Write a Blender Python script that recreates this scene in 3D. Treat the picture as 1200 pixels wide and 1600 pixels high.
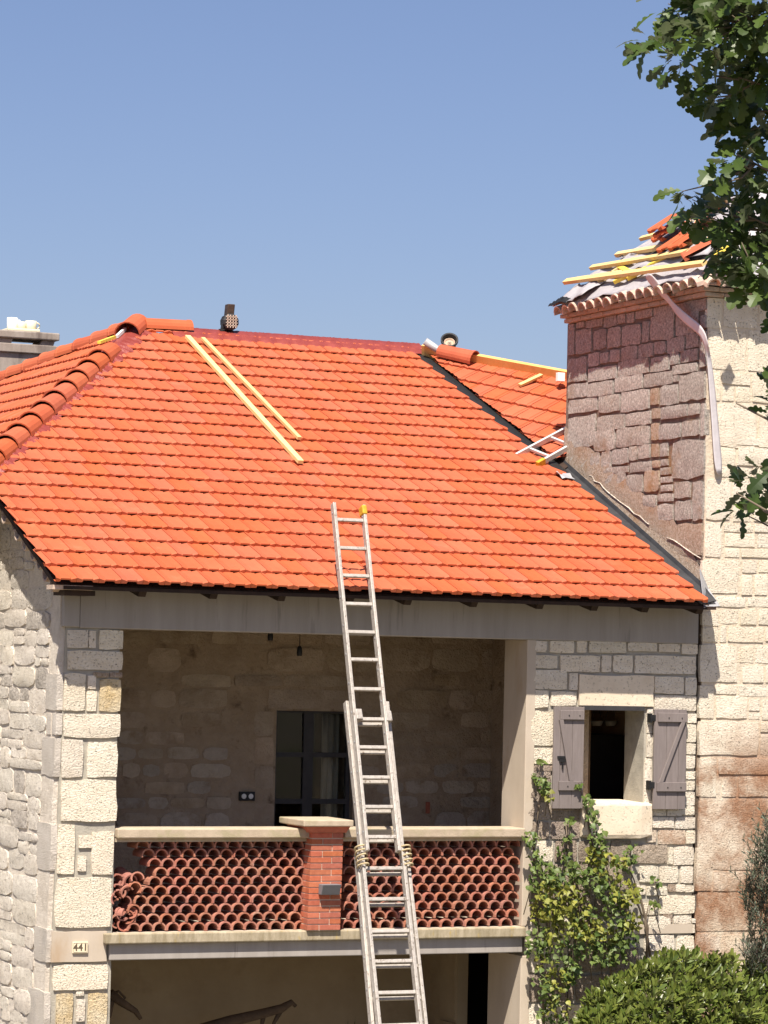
import bpy, bmesh, math, random
import numpy as np
from mathutils import Matrix, Vector

# ------------------------------------------------------------------ scene, camera, sky, sun
S = bpy.context.scene
for o in list(bpy.data.objects):
    bpy.data.objects.remove(o)
COL = S.collection
OFF = np.array([-12.0, -27.0, 5.2])          # camera-relative metres -> world (house ground is z = 0)
YAW, PITCH, ROLL, FPX = 0.41939, 0.047817, 0.0228955, 4842.25
_F = np.array([math.sin(YAW), math.cos(YAW), 0]); _R = np.array([math.cos(YAW), -math.sin(YAW), 0]); _Z = np.array([0, 0, 1.0])
CF = _F * math.cos(PITCH) + _Z * math.sin(PITCH)
_U = _Z * math.cos(PITCH) - _F * math.sin(PITCH)
CR = _R * math.cos(ROLL) + _U * math.sin(ROLL)
CU = _U * math.cos(ROLL) - _R * math.sin(ROLL)

cam = bpy.data.objects.new('camera', bpy.data.cameras.new('camera'))
COL.objects.link(cam)
cam.data.sensor_fit = 'VERTICAL'; cam.data.sensor_height = 24.0
cam.data.lens = 24.0 * FPX / 1600.0
cam.data.clip_end = 3000
cam.matrix_world = Matrix([[CR[0], CU[0], -CF[0], OFF[0]], [CR[1], CU[1], -CF[1], OFF[1]], [CR[2], CU[2], -CF[2], OFF[2]], [0, 0, 0, 1]])
S.camera = cam

LIGHT = Vector((0.32, 0.51, -1.0)).normalized()      # the way the sunlight travels
sun = bpy.data.objects.new('sun', bpy.data.lights.new('sun', 'SUN'))
COL.objects.link(sun)
sun.data.energy = 5.0; sun.data.angle = math.radians(0.5); sun.data.color = (1.0, 0.93, 0.82)
sun.rotation_euler = LIGHT.to_track_quat('-Z', 'Y').to_euler()
sun.location = (-10, -20, 30)

W = bpy.data.worlds.new('World'); S.world = W; W.use_nodes = True
wn = W.node_tree
bg = wn.nodes['Background']
sky = wn.nodes.new('ShaderNodeTexSky'); sky.sky_type = 'NISHITA'; sky.sun_disc = False
sky.sun_elevation = math.asin(-LIGHT.z); sky.sun_rotation = math.atan2(-LIGHT.x, -LIGHT.y)
sky.air_density = 1.0; sky.dust_density = 1.5; sky.ozone_density = 6.0; sky.altitude = 200
tint = wn.nodes.new('ShaderNodeMix'); tint.data_type = 'RGBA'; tint.blend_type = 'MULTIPLY'; tint.inputs['Factor'].default_value = 1.0
tint.inputs['B'].default_value = (1.13, 0.97, 1.0, 1)          # the slightly violet, hazy summer sky of the place
wn.links.new(sky.outputs[0], tint.inputs['A']); wn.links.new(tint.outputs['Result'], bg.inputs[0]); bg.inputs[1].default_value = 0.065
S.view_settings.view_transform = 'Standard'; S.view_settings.look = 'None'
S.view_settings.exposure = 0.88; S.view_settings.gamma = 1.0; S.view_settings.use_curve_mapping = False
S.render.engine = 'CYCLES'

rng = random.Random(7)

# ------------------------------------------------------------------ measuring helpers (camera-relative metres)
def ray(x, y): return CF * FPX + CR * (x - 600) + CU * (800 - y)
def atY(x, y, Y): d = ray(x, y); return d * (Y / d[1])
def atX(x, y, X): d = ray(x, y); return d * (X / d[0])
def atPlane(x, y, P0, n): d = ray(x, y); return d * (np.dot(P0, n) / np.dot(d, n))
def atD(x, y, D): d = ray(x, y); return d * (D / np.linalg.norm(d))
def A(*v): return np.array(v, float)
def unit(v): v = np.array(v, float); return v / np.linalg.norm(v)

# ------------------------------------------------------------------ materials
def mat(name, c1, c2=None, scale=6.0, rough=0.9, bump=0.0, bscale=30.0, bdist=0.02, vary=0.12, detail=6.0, spec=0.3,
        c3=None, s3=1.2, t3=(0.55, 0.7), pits=0.0, pscale=60.0, metal=0.0, island=False, hue=0.0, sat=0.08, stretch=None, bdetail=6.0, brough=0.65):
    m = bpy.data.materials.new(name); m.use_nodes = True
    nt = m.node_tree; N = nt.nodes; L = nt.links
    b = N['Principled BSDF']
    b.inputs['Roughness'].default_value = rough; b.inputs['Metallic'].default_value = metal
    b.inputs['Specular IOR Level'].default_value = spec
    geo = N.new('ShaderNodeNewGeometry')
    pos = geo.outputs['Position']
    if stretch:
        mp = N.new('ShaderNodeMapping'); mp.inputs['Scale'].default_value = stretch
        L.new(pos, mp.inputs['Vector']); spos = mp.outputs['Vector']
    else:
        spos = pos
    def noise(sc, det=6.0, rg=0.6, vec=None):
        n = N.new('ShaderNodeTexNoise'); n.inputs['Scale'].default_value = sc; n.inputs['Detail'].default_value = det
        n.inputs['Roughness'].default_value = rg; L.new(vec or pos, n.inputs['Vector']); return n.outputs['Fac']
    def ramp(f, p0, p1, a=(0, 0, 0, 1), bb=(1, 1, 1, 1)):
        r = N.new('ShaderNodeValToRGB'); r.color_ramp.elements[0].position = p0; r.color_ramp.elements[1].position = p1
        r.color_ramp.elements[0].color = a; r.color_ramp.elements[1].color = bb; L.new(f, r.inputs['Fac']); return r.outputs['Color']
    def mix(f, a, bcol, mode='MIX'):
        x = N.new('ShaderNodeMix'); x.data_type = 'RGBA'; x.blend_type = mode
        for s, v in ((x.inputs['Factor'], f), (x.inputs['A'], a), (x.inputs['B'], bcol)):
            if hasattr(v, 'is_linked'): L.new(v, s)
            elif isinstance(v, (int, float)): s.default_value = v
            else: s.default_value = (*v, 1) if len(v) == 3 else v
        return x.outputs['Result']
    col = mix(ramp(noise(scale, detail, 0.65, spos), 0.32, 0.68), c1, c2 or c1)
    if c3: col = mix(ramp(noise(s3, 5, 0.65, spos), *t3), col, c3)
    if pits > 0:
        col = mix(ramp(noise(pscale, 3, 0.7), 0.30, 0.42), mix(pits, col, (0.05, 0.045, 0.04)), col)
    if vary > 0 or hue > 0:
        if island:
            aa = N.new('ShaderNodeMath'); aa.operation = 'ADD'; L.new(geo.outputs['Random Per Island'], aa.inputs[0]); L.new(N.new('ShaderNodeObjectInfo').outputs['Random'], aa.inputs[1])
            ab = N.new('ShaderNodeMath'); ab.operation = 'FRACT'; L.new(aa.outputs[0], ab.inputs[0]); rnd = ab.outputs[0]
        else: rnd = N.new('ShaderNodeObjectInfo').outputs['Random']
        hs = N.new('ShaderNodeHueSaturation')
        mr = N.new('ShaderNodeMapRange'); mr.inputs['To Min'].default_value = 1 - vary; mr.inputs['To Max'].default_value = 1 + vary
        L.new(rnd, mr.inputs['Value']); L.new(mr.outputs[0], hs.inputs['Value'])
        if hue > 0:
            m2 = N.new('ShaderNodeMath'); m2.operation = 'MULTIPLY'; m2.inputs[1].default_value = 7.31; L.new(rnd, m2.inputs[0])
            m3 = N.new('ShaderNodeMath'); m3.operation = 'FRACT'; L.new(m2.outputs[0], m3.inputs[0])
            mh = N.new('ShaderNodeMapRange'); mh.inputs['To Min'].default_value = 0.5 - hue; mh.inputs['To Max'].default_value = 0.5 + hue
            L.new(m3.outputs[0], mh.inputs['Value']); L.new(mh.outputs[0], hs.inputs['Hue'])
            m4 = N.new('ShaderNodeMath'); m4.operation = 'MULTIPLY'; m4.inputs[1].default_value = 3.77; L.new(rnd, m4.inputs[0])
            m5 = N.new('ShaderNodeMath'); m5.operation = 'FRACT'; L.new(m4.outputs[0], m5.inputs[0])
            mS = N.new('ShaderNodeMapRange'); mS.inputs['To Min'].default_value = 1 - sat; mS.inputs['To Max'].default_value = 1 + sat
            L.new(m5.outputs[0], mS.inputs['Value']); L.new(mS.outputs[0], hs.inputs['Saturation'])
        L.new(col, hs.inputs['Color']); col = hs.outputs['Color']
    L.new(col, b.inputs['Base Color'])
    if bump > 0:
        h = noise(bscale, bdetail, brough, spos)
        if pits > 0:
            mm = N.new('ShaderNodeMath'); mm.operation = 'ADD'
            L.new(h, mm.inputs[0]); pr = ramp(noise(pscale, 3, 0.7), 0.29, 0.40); L.new(pr, mm.inputs[1]); h = mm.outputs[0]
        bn = N.new('ShaderNodeBump'); bn.inputs['Strength'].default_value = bump; bn.inputs['Distance'].default_value = bdist
        L.new(h, bn.inputs['Height']); L.new(bn.outputs[0], b.inputs['Normal'])
    return m

M = {}
M['tile'] = mat('terracotta_tile', (0.405, 0.089, 0.036), (0.455, 0.107, 0.045), 3.0, 0.75, 0.12, 140, 0.004, vary=0.03, island=True, hue=0.002, sat=0.03, c3=(0.50, 0.15, 0.075), s3=2.3, t3=(0.60, 0.85))
M['hip_tile'] = mat('hip_terracotta', (0.37, 0.085, 0.038), (0.43, 0.108, 0.048), 5, 0.75, 0.15, 90, 0.004, vary=0.07, hue=0.003, sat=0.04)
M['maroon'] = mat('maroon_flashing', (0.20, 0.032, 0.022), (0.26, 0.05, 0.038), 9, 0.4, 0.5, 26, 0.015, vary=0.05, spec=0.5)
M['cream_stone'] = mat('cream_limestone', (0.70, 0.60, 0.465), (0.83, 0.745, 0.61), 5, 0.95, 0.85, 42, 0.026, vary=0.09, hue=0.006, c3=(0.68, 0.53, 0.35), s3=1.6, t3=(0.62, 0.84), pits=0.6, pscale=60, brough=0.7, stretch=(1, 1, 1.5))
M['lintel_stone'] = mat('smooth_limestone', (0.66, 0.545, 0.40), (0.76, 0.655, 0.51), 4, 0.95, 0.5, 80, 0.006, vary=0.04, pits=0.5, pscale=40)
M['tower_front'] = mat('cream_ashlar', (0.68, 0.59, 0.46), (0.80, 0.72, 0.59), 4, 0.95, 0.8, 40, 0.022, vary=0.05, hue=0.004, c3=(0.66, 0.53, 0.395), s3=0.9, t3=(0.56, 0.76), pits=0.6, pscale=60, brough=0.75, stretch=(1, 1, 1.5))
M['rusty_stone'] = mat('rusty_limestone', (0.66, 0.53, 0.40), (0.76, 0.65, 0.52), 4, 0.95, 0.8, 40, 0.024, vary=0.05, hue=0.005, brough=0.75, pits=0.6, pscale=60, stretch=(1, 1, 1.5))
M['brown_stone'] = mat('weathered_brown_limestone', (0.36, 0.275, 0.205), (0.54, 0.44, 0.35), 7, 0.95, 1.0, 38, 0.06, vary=0.15, hue=0.008, pits=0.5, pscale=55, brough=0.72)
M['tower_side'] = mat('lichened_sunspeck_limestone', (0.34, 0.29, 0.25), (0.80, 0.735, 0.665), 38, 0.95, 1.0, 40, 0.06, vary=0.10, hue=0.006, c3=(0.44, 0.37, 0.32), s3=3.4, t3=(0.54, 0.74), pits=0.85, pscale=70, brough=0.82)  # lichened tone; sun specks and relief shade of raking light put in colour
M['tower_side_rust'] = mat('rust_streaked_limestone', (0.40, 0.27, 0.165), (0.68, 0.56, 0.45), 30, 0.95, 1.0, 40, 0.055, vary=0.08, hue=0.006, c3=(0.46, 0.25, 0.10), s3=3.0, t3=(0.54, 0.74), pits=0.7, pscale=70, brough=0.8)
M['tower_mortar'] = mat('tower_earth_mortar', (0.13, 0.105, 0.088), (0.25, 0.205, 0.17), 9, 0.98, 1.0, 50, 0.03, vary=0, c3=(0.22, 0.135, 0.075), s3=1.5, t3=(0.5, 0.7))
M['front_mortar'] = mat('cream_mortar', (0.56, 0.47, 0.36), (0.68, 0.585, 0.46), 9, 0.98, 0.8, 40, 0.02, vary=0)
M['grey_mortar'] = mat('grey_cement_mortar', (0.30, 0.275, 0.23), (0.42, 0.385, 0.32), 8, 0.98, 0.6, 60, 0.01, vary=0)
M['brown_mortar'] = mat('brown_mortar', (0.26, 0.20, 0.15), (0.40, 0.32, 0.24), 8, 0.98, 0.8, 50, 0.012, vary=0)
M['rubble'] = mat('rubble_limestone', (0.68, 0.60, 0.50), (0.86, 0.785, 0.68), 14, 0.97, 1.0, 36, 0.032, vary=0.08, hue=0.006, pits=0.6, pscale=50, c3=(0.54, 0.47, 0.385), s3=1.8, t3=(0.62, 0.80), brough=0.75)
M['rubble_dark'] = mat('sooty_rubble', (0.38, 0.335, 0.285), (0.60, 0.54, 0.47), 9, 0.97, 1.0, 30, 0.03, vary=0.15, pits=0.3, pscale=38)
M['rubble_mortar'] = mat('rubble_mortar', (0.64, 0.56, 0.465), (0.80, 0.72, 0.62), 12, 0.98, 1.0, 34, 0.032, vary=0, c3=(0.50, 0.43, 0.35), s3=1.6, t3=(0.58, 0.78), brough=0.75)
M['dressed_grey'] = mat('dressed_quoin', (0.50, 0.445, 0.38), (0.58, 0.525, 0.46), 7, 0.95, 0.8, 60, 0.02, vary=0.06, c3=(0.27, 0.245, 0.22), s3=2.0, t3=(0.55, 0.78))
M['golden_stone'] = mat('golden_limestone', (0.68, 0.50, 0.26), (0.78, 0.67, 0.48), 4, 0.95, 1.0, 40, 0.045, vary=0.04, pits=0.6, pscale=60, brough=0.72)
M['concrete'] = mat('beam_concrete', (0.30, 0.268, 0.24), (0.36, 0.325, 0.295), 2.2, 0.9, 0.25, 80, 0.004, vary=0.03, stretch=(3.5, 2.0, 0.3), c3=(0.15, 0.13, 0.118), s3=1.5, t3=(0.60, 0.72))
M['render'] = mat('beige_render', (0.44, 0.365, 0.285), (0.52, 0.44, 0.35), 2.0, 0.95, 0.3, 70, 0.004, vary=0.02, stretch=(1.5, 1.5, 0.6), c3=(0.40, 0.29, 0.19), s3=1.2, t3=(0.58, 0.75))
M['coping'] = mat('lichened_coping', (0.52, 0.42, 0.31), (0.40, 0.32, 0.23), 9, 0.95, 0.6, 60, 0.006, vary=0.05, c3=(0.36, 0.31, 0.19), s3=5, t3=(0.5, 0.68))
M['slab_edge'] = mat('lichened_slab', (0.46, 0.39, 0.28), (0.27, 0.22, 0.14), 7, 0.95, 0.7, 50, 0.006, vary=0.03, stretch=(2.5, 1, 0.6), c3=(0.42, 0.30, 0.09), s3=6, t3=(0.6, 0.72))
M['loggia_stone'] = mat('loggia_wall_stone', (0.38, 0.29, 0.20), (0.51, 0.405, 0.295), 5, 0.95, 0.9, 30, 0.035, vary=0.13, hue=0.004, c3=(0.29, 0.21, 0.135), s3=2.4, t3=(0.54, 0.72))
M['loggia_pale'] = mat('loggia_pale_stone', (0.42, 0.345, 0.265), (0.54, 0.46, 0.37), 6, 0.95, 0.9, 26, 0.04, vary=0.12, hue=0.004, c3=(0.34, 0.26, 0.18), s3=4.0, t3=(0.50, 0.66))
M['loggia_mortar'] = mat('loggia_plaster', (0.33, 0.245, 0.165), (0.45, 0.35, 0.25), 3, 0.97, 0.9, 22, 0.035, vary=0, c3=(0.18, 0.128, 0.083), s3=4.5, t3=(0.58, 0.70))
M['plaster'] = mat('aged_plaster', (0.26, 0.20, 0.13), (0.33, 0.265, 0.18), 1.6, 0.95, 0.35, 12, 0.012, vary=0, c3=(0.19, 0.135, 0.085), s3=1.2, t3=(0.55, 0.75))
M['brick'] = mat('red_brick', (0.36, 0.100, 0.055), (0.49, 0.155, 0.085), 22, 0.85, 0.3, 90, 0.003, vary=0.14, hue=0.006, sat=0.05)
M['brick_mortar'] = mat('pale_mortar', (0.55, 0.44, 0.34), (0.62, 0.50, 0.40), 20, 0.95, 0.3, 90, 0.003, vary=0)
M['claustra'] = mat('claustra_terracotta', (0.31, 0.115, 0.075), (0.41, 0.18, 0.125), 24, 0.85, 0.35, 70, 0.004, vary=0.15, hue=0.007, sat=0.08, c3=(0.50, 0.33, 0.24), s3=10, t3=(0.62, 0.77))
M['wood_dark'] = mat('dark_rafter', (0.022, 0.013, 0.010), (0.045, 0.026, 0.018), 12, 0.8, 0.3, 40, 0.004, vary=0.1)
M['pine'] = mat('fresh_pine', (0.62, 0.43, 0.17), (0.72, 0.54, 0.25), 14, 0.7, 0.2, 60, 0.002, vary=0.1, hue=0.008, stretch=(3, 3, 3), c3=(0.44, 0.28, 0.12), s3=9, t3=(0.62, 0.72))
M['pine_board'] = mat('treated_board', (0.62, 0.34, 0.10), (0.70, 0.42, 0.15), 10, 0.7, 0.2, 60, 0.002, vary=0.05)
M['yellow_wood'] = mat('yellow_wood', (0.78, 0.56, 0.06), (0.80, 0.62, 0.12), 12, 0.65, 0.1, 60, 0.002, vary=0.06)
M['membrane'] = mat('roof_membrane', (0.31, 0.288, 0.30), (0.40, 0.373, 0.385), 5, 0.75, 0.5, 9, 0.03, vary=0.06)
M['strip'] = mat('grey_strip', (0.50, 0.46, 0.47), (0.58, 0.54, 0.55), 5, 0.75, 0.3, 9, 0.02, vary=0)
M['lead'] = mat('dark_flashing', (0.028, 0.028, 0.031), (0.05, 0.05, 0.054), 6, 0.55, 0.2, 20, 0.01, vary=0)
M['zinc'] = mat('pale_zinc', (0.30, 0.30, 0.32), (0.40, 0.40, 0.41), 5, 0.5, 0.2, 20, 0.006, vary=0, metal=0.2)
M['alu'] = mat('paint_spotted_aluminium', (0.33, 0.295, 0.26), (0.46, 0.42, 0.375), 26, 0.5, 0.35, 60, 0.004, vary=0.06, c3=(0.17, 0.13, 0.10), s3=30, t3=(0.58, 0.67), metal=0.15)
M['alu_plain'] = mat('clean_aluminium', (0.58, 0.57, 0.55), (0.68, 0.67, 0.65), 20, 0.4, 0.1, 60, 0.002, vary=0.02, metal=0.3)
M['shutter'] = mat('taupe_shutter_paint', (0.175, 0.145, 0.135), (0.215, 0.18, 0.17), 10, 0.62, 0.25, 60, 0.003, vary=0.06, stretch=(4, 4, 0.5), c3=(0.25, 0.215, 0.20), s3=7, t3=(0.62, 0.76))
M['black'] = mat('black_iron', (0.012, 0.012, 0.013), (0.02, 0.02, 0.02), 20, 0.5, vary=0)
M['dark_void'] = mat('unlit_room_black', (0.012, 0.010, 0.009), (0.02, 0.017, 0.014), 3, 0.95, vary=0)  # near-black colour stands in for the shade of unlit rooms
M['room_wall'] = mat('room_plaster', (0.42, 0.28, 0.17), (0.50, 0.35, 0.22), 3, 0.95, vary=0)
M['frame'] = mat('dark_steel_frame', (0.035, 0.033, 0.035), (0.05, 0.047, 0.048), 9, 0.5, vary=0)
M['curtain'] = mat('beige_curtain', (0.22, 0.19, 0.15), (0.27, 0.24, 0.19), 6, 0.9, vary=0)
M['white'] = mat('white_paint', (0.78, 0.77, 0.74), (0.82, 0.81, 0.78), 10, 0.5, vary=0)
M['ivory'] = mat('ivory_enamel', (0.76, 0.64, 0.44), (0.80, 0.69, 0.50), 30, 0.4, vary=0)
M['ink'] = mat('dark_digit_paint', (0.10, 0.075, 0.05), (0.12, 0.09, 0.06), 30, 0.5, vary=0)
M['cream_plastic'] = mat('cream_plastic', (0.66, 0.60, 0.42), (0.72, 0.66, 0.48), 20, 0.5, vary=0.05)
M['lampgrey'] = mat('grey_lamp_paint', (0.16, 0.16, 0.175), (0.19, 0.19, 0.205), 10, 0.45, vary=0)
M['bucket'] = mat('black_rubber', (0.02, 0.02, 0.022), (0.03, 0.03, 0.03), 10, 0.5, vary=0)
M['tool'] = mat('brown_black_tool', (0.035, 0.022, 0.016), (0.07, 0.045, 0.03), 30, 0.5, vary=0.3)
M['chimney'] = mat('sooty_chimney', (0.26, 0.215, 0.18), (0.36, 0.31, 0.27), 4, 0.95, 0.5, 50, 0.006, vary=0.02, stretch=(2, 2, 0.5), c3=(0.13, 0.10, 0.085), s3=2.5, t3=(0.5, 0.75))
M['old_tile'] = mat('old_canal_tile', (0.44, 0.30, 0.22), (0.56, 0.45, 0.37), 16, 0.95, 0.6, 60, 0.008, vary=0.15, hue=0.01, c3=(0.22, 0.18, 0.15), s3=8, t3=(0.58, 0.72))
M['cornice'] = mat('terracotta_cornice', (0.40, 0.32, 0.26), (0.50, 0.42, 0.35), 12, 0.95, 0.9, 40, 0.03, vary=0.12, hue=0.006, c3=(0.40, 0.23, 0.15), s3=4, t3=(0.58, 0.72))
M['rope'] = mat('sandy_rope', (0.50, 0.40, 0.24), (0.40, 0.31, 0.18), 40, 0.9, 0.4, 90, 0.003, vary=0.05)
M['yellow'] = mat('yellow_rubber', (0.62, 0.36, 0.03), (0.45, 0.24, 0.02), 30, 0.7, vary=0)
M['trunk'] = mat('oak_bark', (0.10, 0.08, 0.06), (0.17, 0.14, 0.11), 12, 0.95, 0.8, 30, 0.02, vary=0.05)
M['twig'] = mat('twig_bark', (0.13, 0.095, 0.065), (0.19, 0.15, 0.11), 12, 0.95, 0.4, 40, 0.004, vary=0.05)
M['ground'] = mat('dry_ground', (0.165, 0.14, 0.10), (0.23, 0.195, 0.145), 3, 0.97, 0.6, 40, 0.02, vary=0, c3=(0.13, 0.135, 0.06), s3=0.25, t3=(0.52, 0.62))
M['driftwood'] = mat('dry_branch', (0.08, 0.055, 0.04), (0.12, 0.085, 0.06), 12, 0.9, 0.4, 40, 0.01, vary=0.1)

def leaf_mat(name, top, top2, under, rough=0.45, trans=0.25, vary=0.25, hue=0.02, spec=0.4):
    m = bpy.data.materials.new(name); m.use_nodes = True
    nt = m.node_tree; N = nt.nodes; L = nt.links
    b = N['Principled BSDF']; b.inputs['Roughness'].default_value = rough; b.inputs['Specular IOR Level'].default_value = spec
    geo = N.new('ShaderNodeNewGeometry')
    isl = geo.outputs['Random Per Island']
    inf = N.new('ShaderNodeObjectInfo')
    ad = N.new('ShaderNodeMath'); ad.operation = 'ADD'; L.new(isl, ad.inputs[0]); L.new(inf.outputs['Random'], ad.inputs[1])
    fr = N.new('ShaderNodeMath'); fr.operation = 'FRACT'; L.new(ad.outputs[0], fr.inputs[0])
    mx = N.new('ShaderNodeMix'); mx.data_type = 'RGBA'; mx.inputs['A'].default_value = (*top, 1); mx.inputs['B'].default_value = (*top2, 1)
    L.new(fr.outputs[0], mx.inputs['Factor'])
    m2 = N.new('ShaderNodeMix'); m2.data_type = 'RGBA'; m2.inputs['B'].default_value = (*under, 1)
    L.new(geo.outputs['Backfacing'], m2.inputs['Factor']); L.new(mx.outputs['Result'], m2.inputs['A'])
    hs = N.new('ShaderNodeHueSaturation'); L.new(m2.outputs['Result'], hs.inputs['Color'])
    f2 = N.new('ShaderNodeMath'); f2.operation = 'MULTIPLY'; f2.inputs[1].default_value = 5.3; L.new(fr.outputs[0], f2.inputs[0])
    f3 = N.new('ShaderNodeMath'); f3.operation = 'FRACT'; L.new(f2.outputs[0], f3.inputs[0])
    mr = N.new('ShaderNodeMapRange'); mr.inputs['To Min'].default_value = 1 - vary; mr.inputs['To Max'].default_value = 1 + vary
    L.new(f3.outputs[0], mr.inputs['Value']); L.new(mr.outputs[0], hs.inputs['Value'])
    L.new(hs.outputs['Color'], b.inputs['Base Color'])
    tr = N.new('ShaderNodeBsdfTranslucent'); L.new(hs.outputs['Color'], tr.inputs['Color'])
    ms = N.new('ShaderNodeMixShader'); ms.inputs[0].default_value = trans
    out = N['Material Output']
    L.new(b.outputs[0], ms.inputs[1]); L.new(tr.outputs[0], ms.inputs[2]); L.new(ms.outputs[0], out.inputs['Surface'])
    return m
M['oak_leaf'] = leaf_mat('oak_leaf', (0.042, 0.075, 0.016), (0.080, 0.120, 0.022), (0.14, 0.17, 0.085), 0.42, 0.34)
M['vine_leaf'] = leaf_mat('vine_leaf', (0.075, 0.125, 0.028), (0.155, 0.20, 0.045), (0.14, 0.175, 0.07), 0.5, 0.3)
M['sunlit_leaf'] = leaf_mat('sunlit_vine_leaf', (0.17, 0.20, 0.030), (0.30, 0.29, 0.052), (0.2, 0.21, 0.07), 0.5, 0.35)  # yellower copy of the vine leaf: sun on top-lit clumps put into its colour
M['shrub_leaf'] = leaf_mat('shrub_leaf', (0.080, 0.120, 0.020), (0.175, 0.20, 0.040), (0.15, 0.17, 0.055), 0.36, 0.26, spec=0.5)
M['olive_leaf'] = leaf_mat('olive_leaf', (0.055, 0.075, 0.045), (0.085, 0.10, 0.065), (0.15, 0.17, 0.13), 0.5, 0.15)
M['yucca_leaf'] = leaf_mat('yucca_leaf', (0.025, 0.045, 0.015), (0.04, 0.06, 0.02), (0.04, 0.06, 0.03), 0.4, 0.1)

def stain(m, col, z0, z1, scale, p0, p1):
    """rust washed over the stone: patchy, growing between two heights"""
    nt = m.node_tree; N = nt.nodes; L = nt.links; b = N['Principled BSDF']
    src = b.inputs['Base Color'].links[0].from_socket
    g = N.new('ShaderNodeNewGeometry'); sp = N.new('ShaderNodeSeparateXYZ'); L.new(g.outputs['Position'], sp.inputs[0])
    mr = N.new('ShaderNodeMapRange'); mr.inputs['From Min'].default_value = z0; mr.inputs['From Max'].default_value = z1; L.new(sp.outputs['Z'], mr.inputs['Value'])
    n = N.new('ShaderNodeTexNoise'); n.inputs['Scale'].default_value = scale; n.inputs['Detail'].default_value = 7; n.inputs['Roughness'].default_value = .7; L.new(g.outputs['Position'], n.inputs['Vector'])
    r = N.new('ShaderNodeMapRange'); r.interpolation_type = 'SMOOTHSTEP'; r.inputs['From Min'].default_value = p0; r.inputs['From Max'].default_value = p1; L.new(n.outputs['Fac'], r.inputs['Value'])
    mu = N.new('ShaderNodeMath'); mu.operation = 'MULTIPLY'; L.new(mr.outputs[0], mu.inputs[0]); L.new(r.outputs[0], mu.inputs[1])
    x = N.new('ShaderNodeMix'); x.data_type = 'RGBA'; L.new(mu.outputs[0], x.inputs['Factor']); L.new(src, x.inputs['A']); x.inputs['B'].default_value = (*col, 1)
    L.new(x.outputs['Result'], b.inputs['Base Color'])
for k_ in ('tower_front', 'rusty_stone', 'front_mortar'): stain(M[k_], (0.33, 0.175, 0.10), 4.75, 4.15, 1.3, .40, .62)
stain(M['tower_side'], (0.40, 0.22, 0.09), 9.3, 6.4, 2.2, .52, .72)
stain(M['tower_mortar'], (0.34, 0.19, 0.08), 9.3, 6.4, 2.2, .50, .70)

def glass_mat():
    m = bpy.data.materials.new('window_glass'); m.use_nodes = True
    nt = m.node_tree; N = nt.nodes; L = nt.links
    b = N['Principled BSDF']; b.inputs['Base Color'].default_value = (0.9, 0.95, 0.93, 1); b.inputs['Roughness'].default_value = 0.02
    b.inputs['Transmission Weight'].default_value = 1.0; b.inputs['IOR'].default_value = 1.3
    return m
M['glass'] = glass_mat()

# ------------------------------------------------------------------ object helpers
PW = {}
def register(o, Mw, parent):
    PW[o.name] = Mw
    if parent is not None:
        o.parent = parent
        o.matrix_parent_inverse = Matrix.Identity(4)
        o.matrix_basis = PW[parent.name].inverted() @ Mw
    else:
        o.matrix_basis = Mw
    COL.objects.link(o)
    return o
def place(name, mesh, Mw, parent=None):                     # Mw in world coordinates
    return register(bpy.data.objects.new(name, mesh), Mw, parent)
def tag(o, label=None, cat=None, group=None, kind=None):
    if label: o['label'] = label
    if cat: o['category'] = cat
    if group: o['group'] = group
    if kind: o['kind'] = kind
    return o
def thing(name, p, label, cat, group=None):
    o = bpy.data.objects.new(name, None); o.empty_display_size = 0.2
    register(o, Matrix.Translation(Vector(np.array(p) + OFF)), None)
    return tag(o, label, cat, group)
def frame(o, x, y, z):                                       # matrix from rel origin and three axes
    w = np.array(o) + OFF
    return Matrix([[x[0], y[0], z[0], w[0]], [x[1], y[1], z[1], w[1]], [x[2], y[2], z[2], w[2]], [0, 0, 0, 1]])

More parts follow.
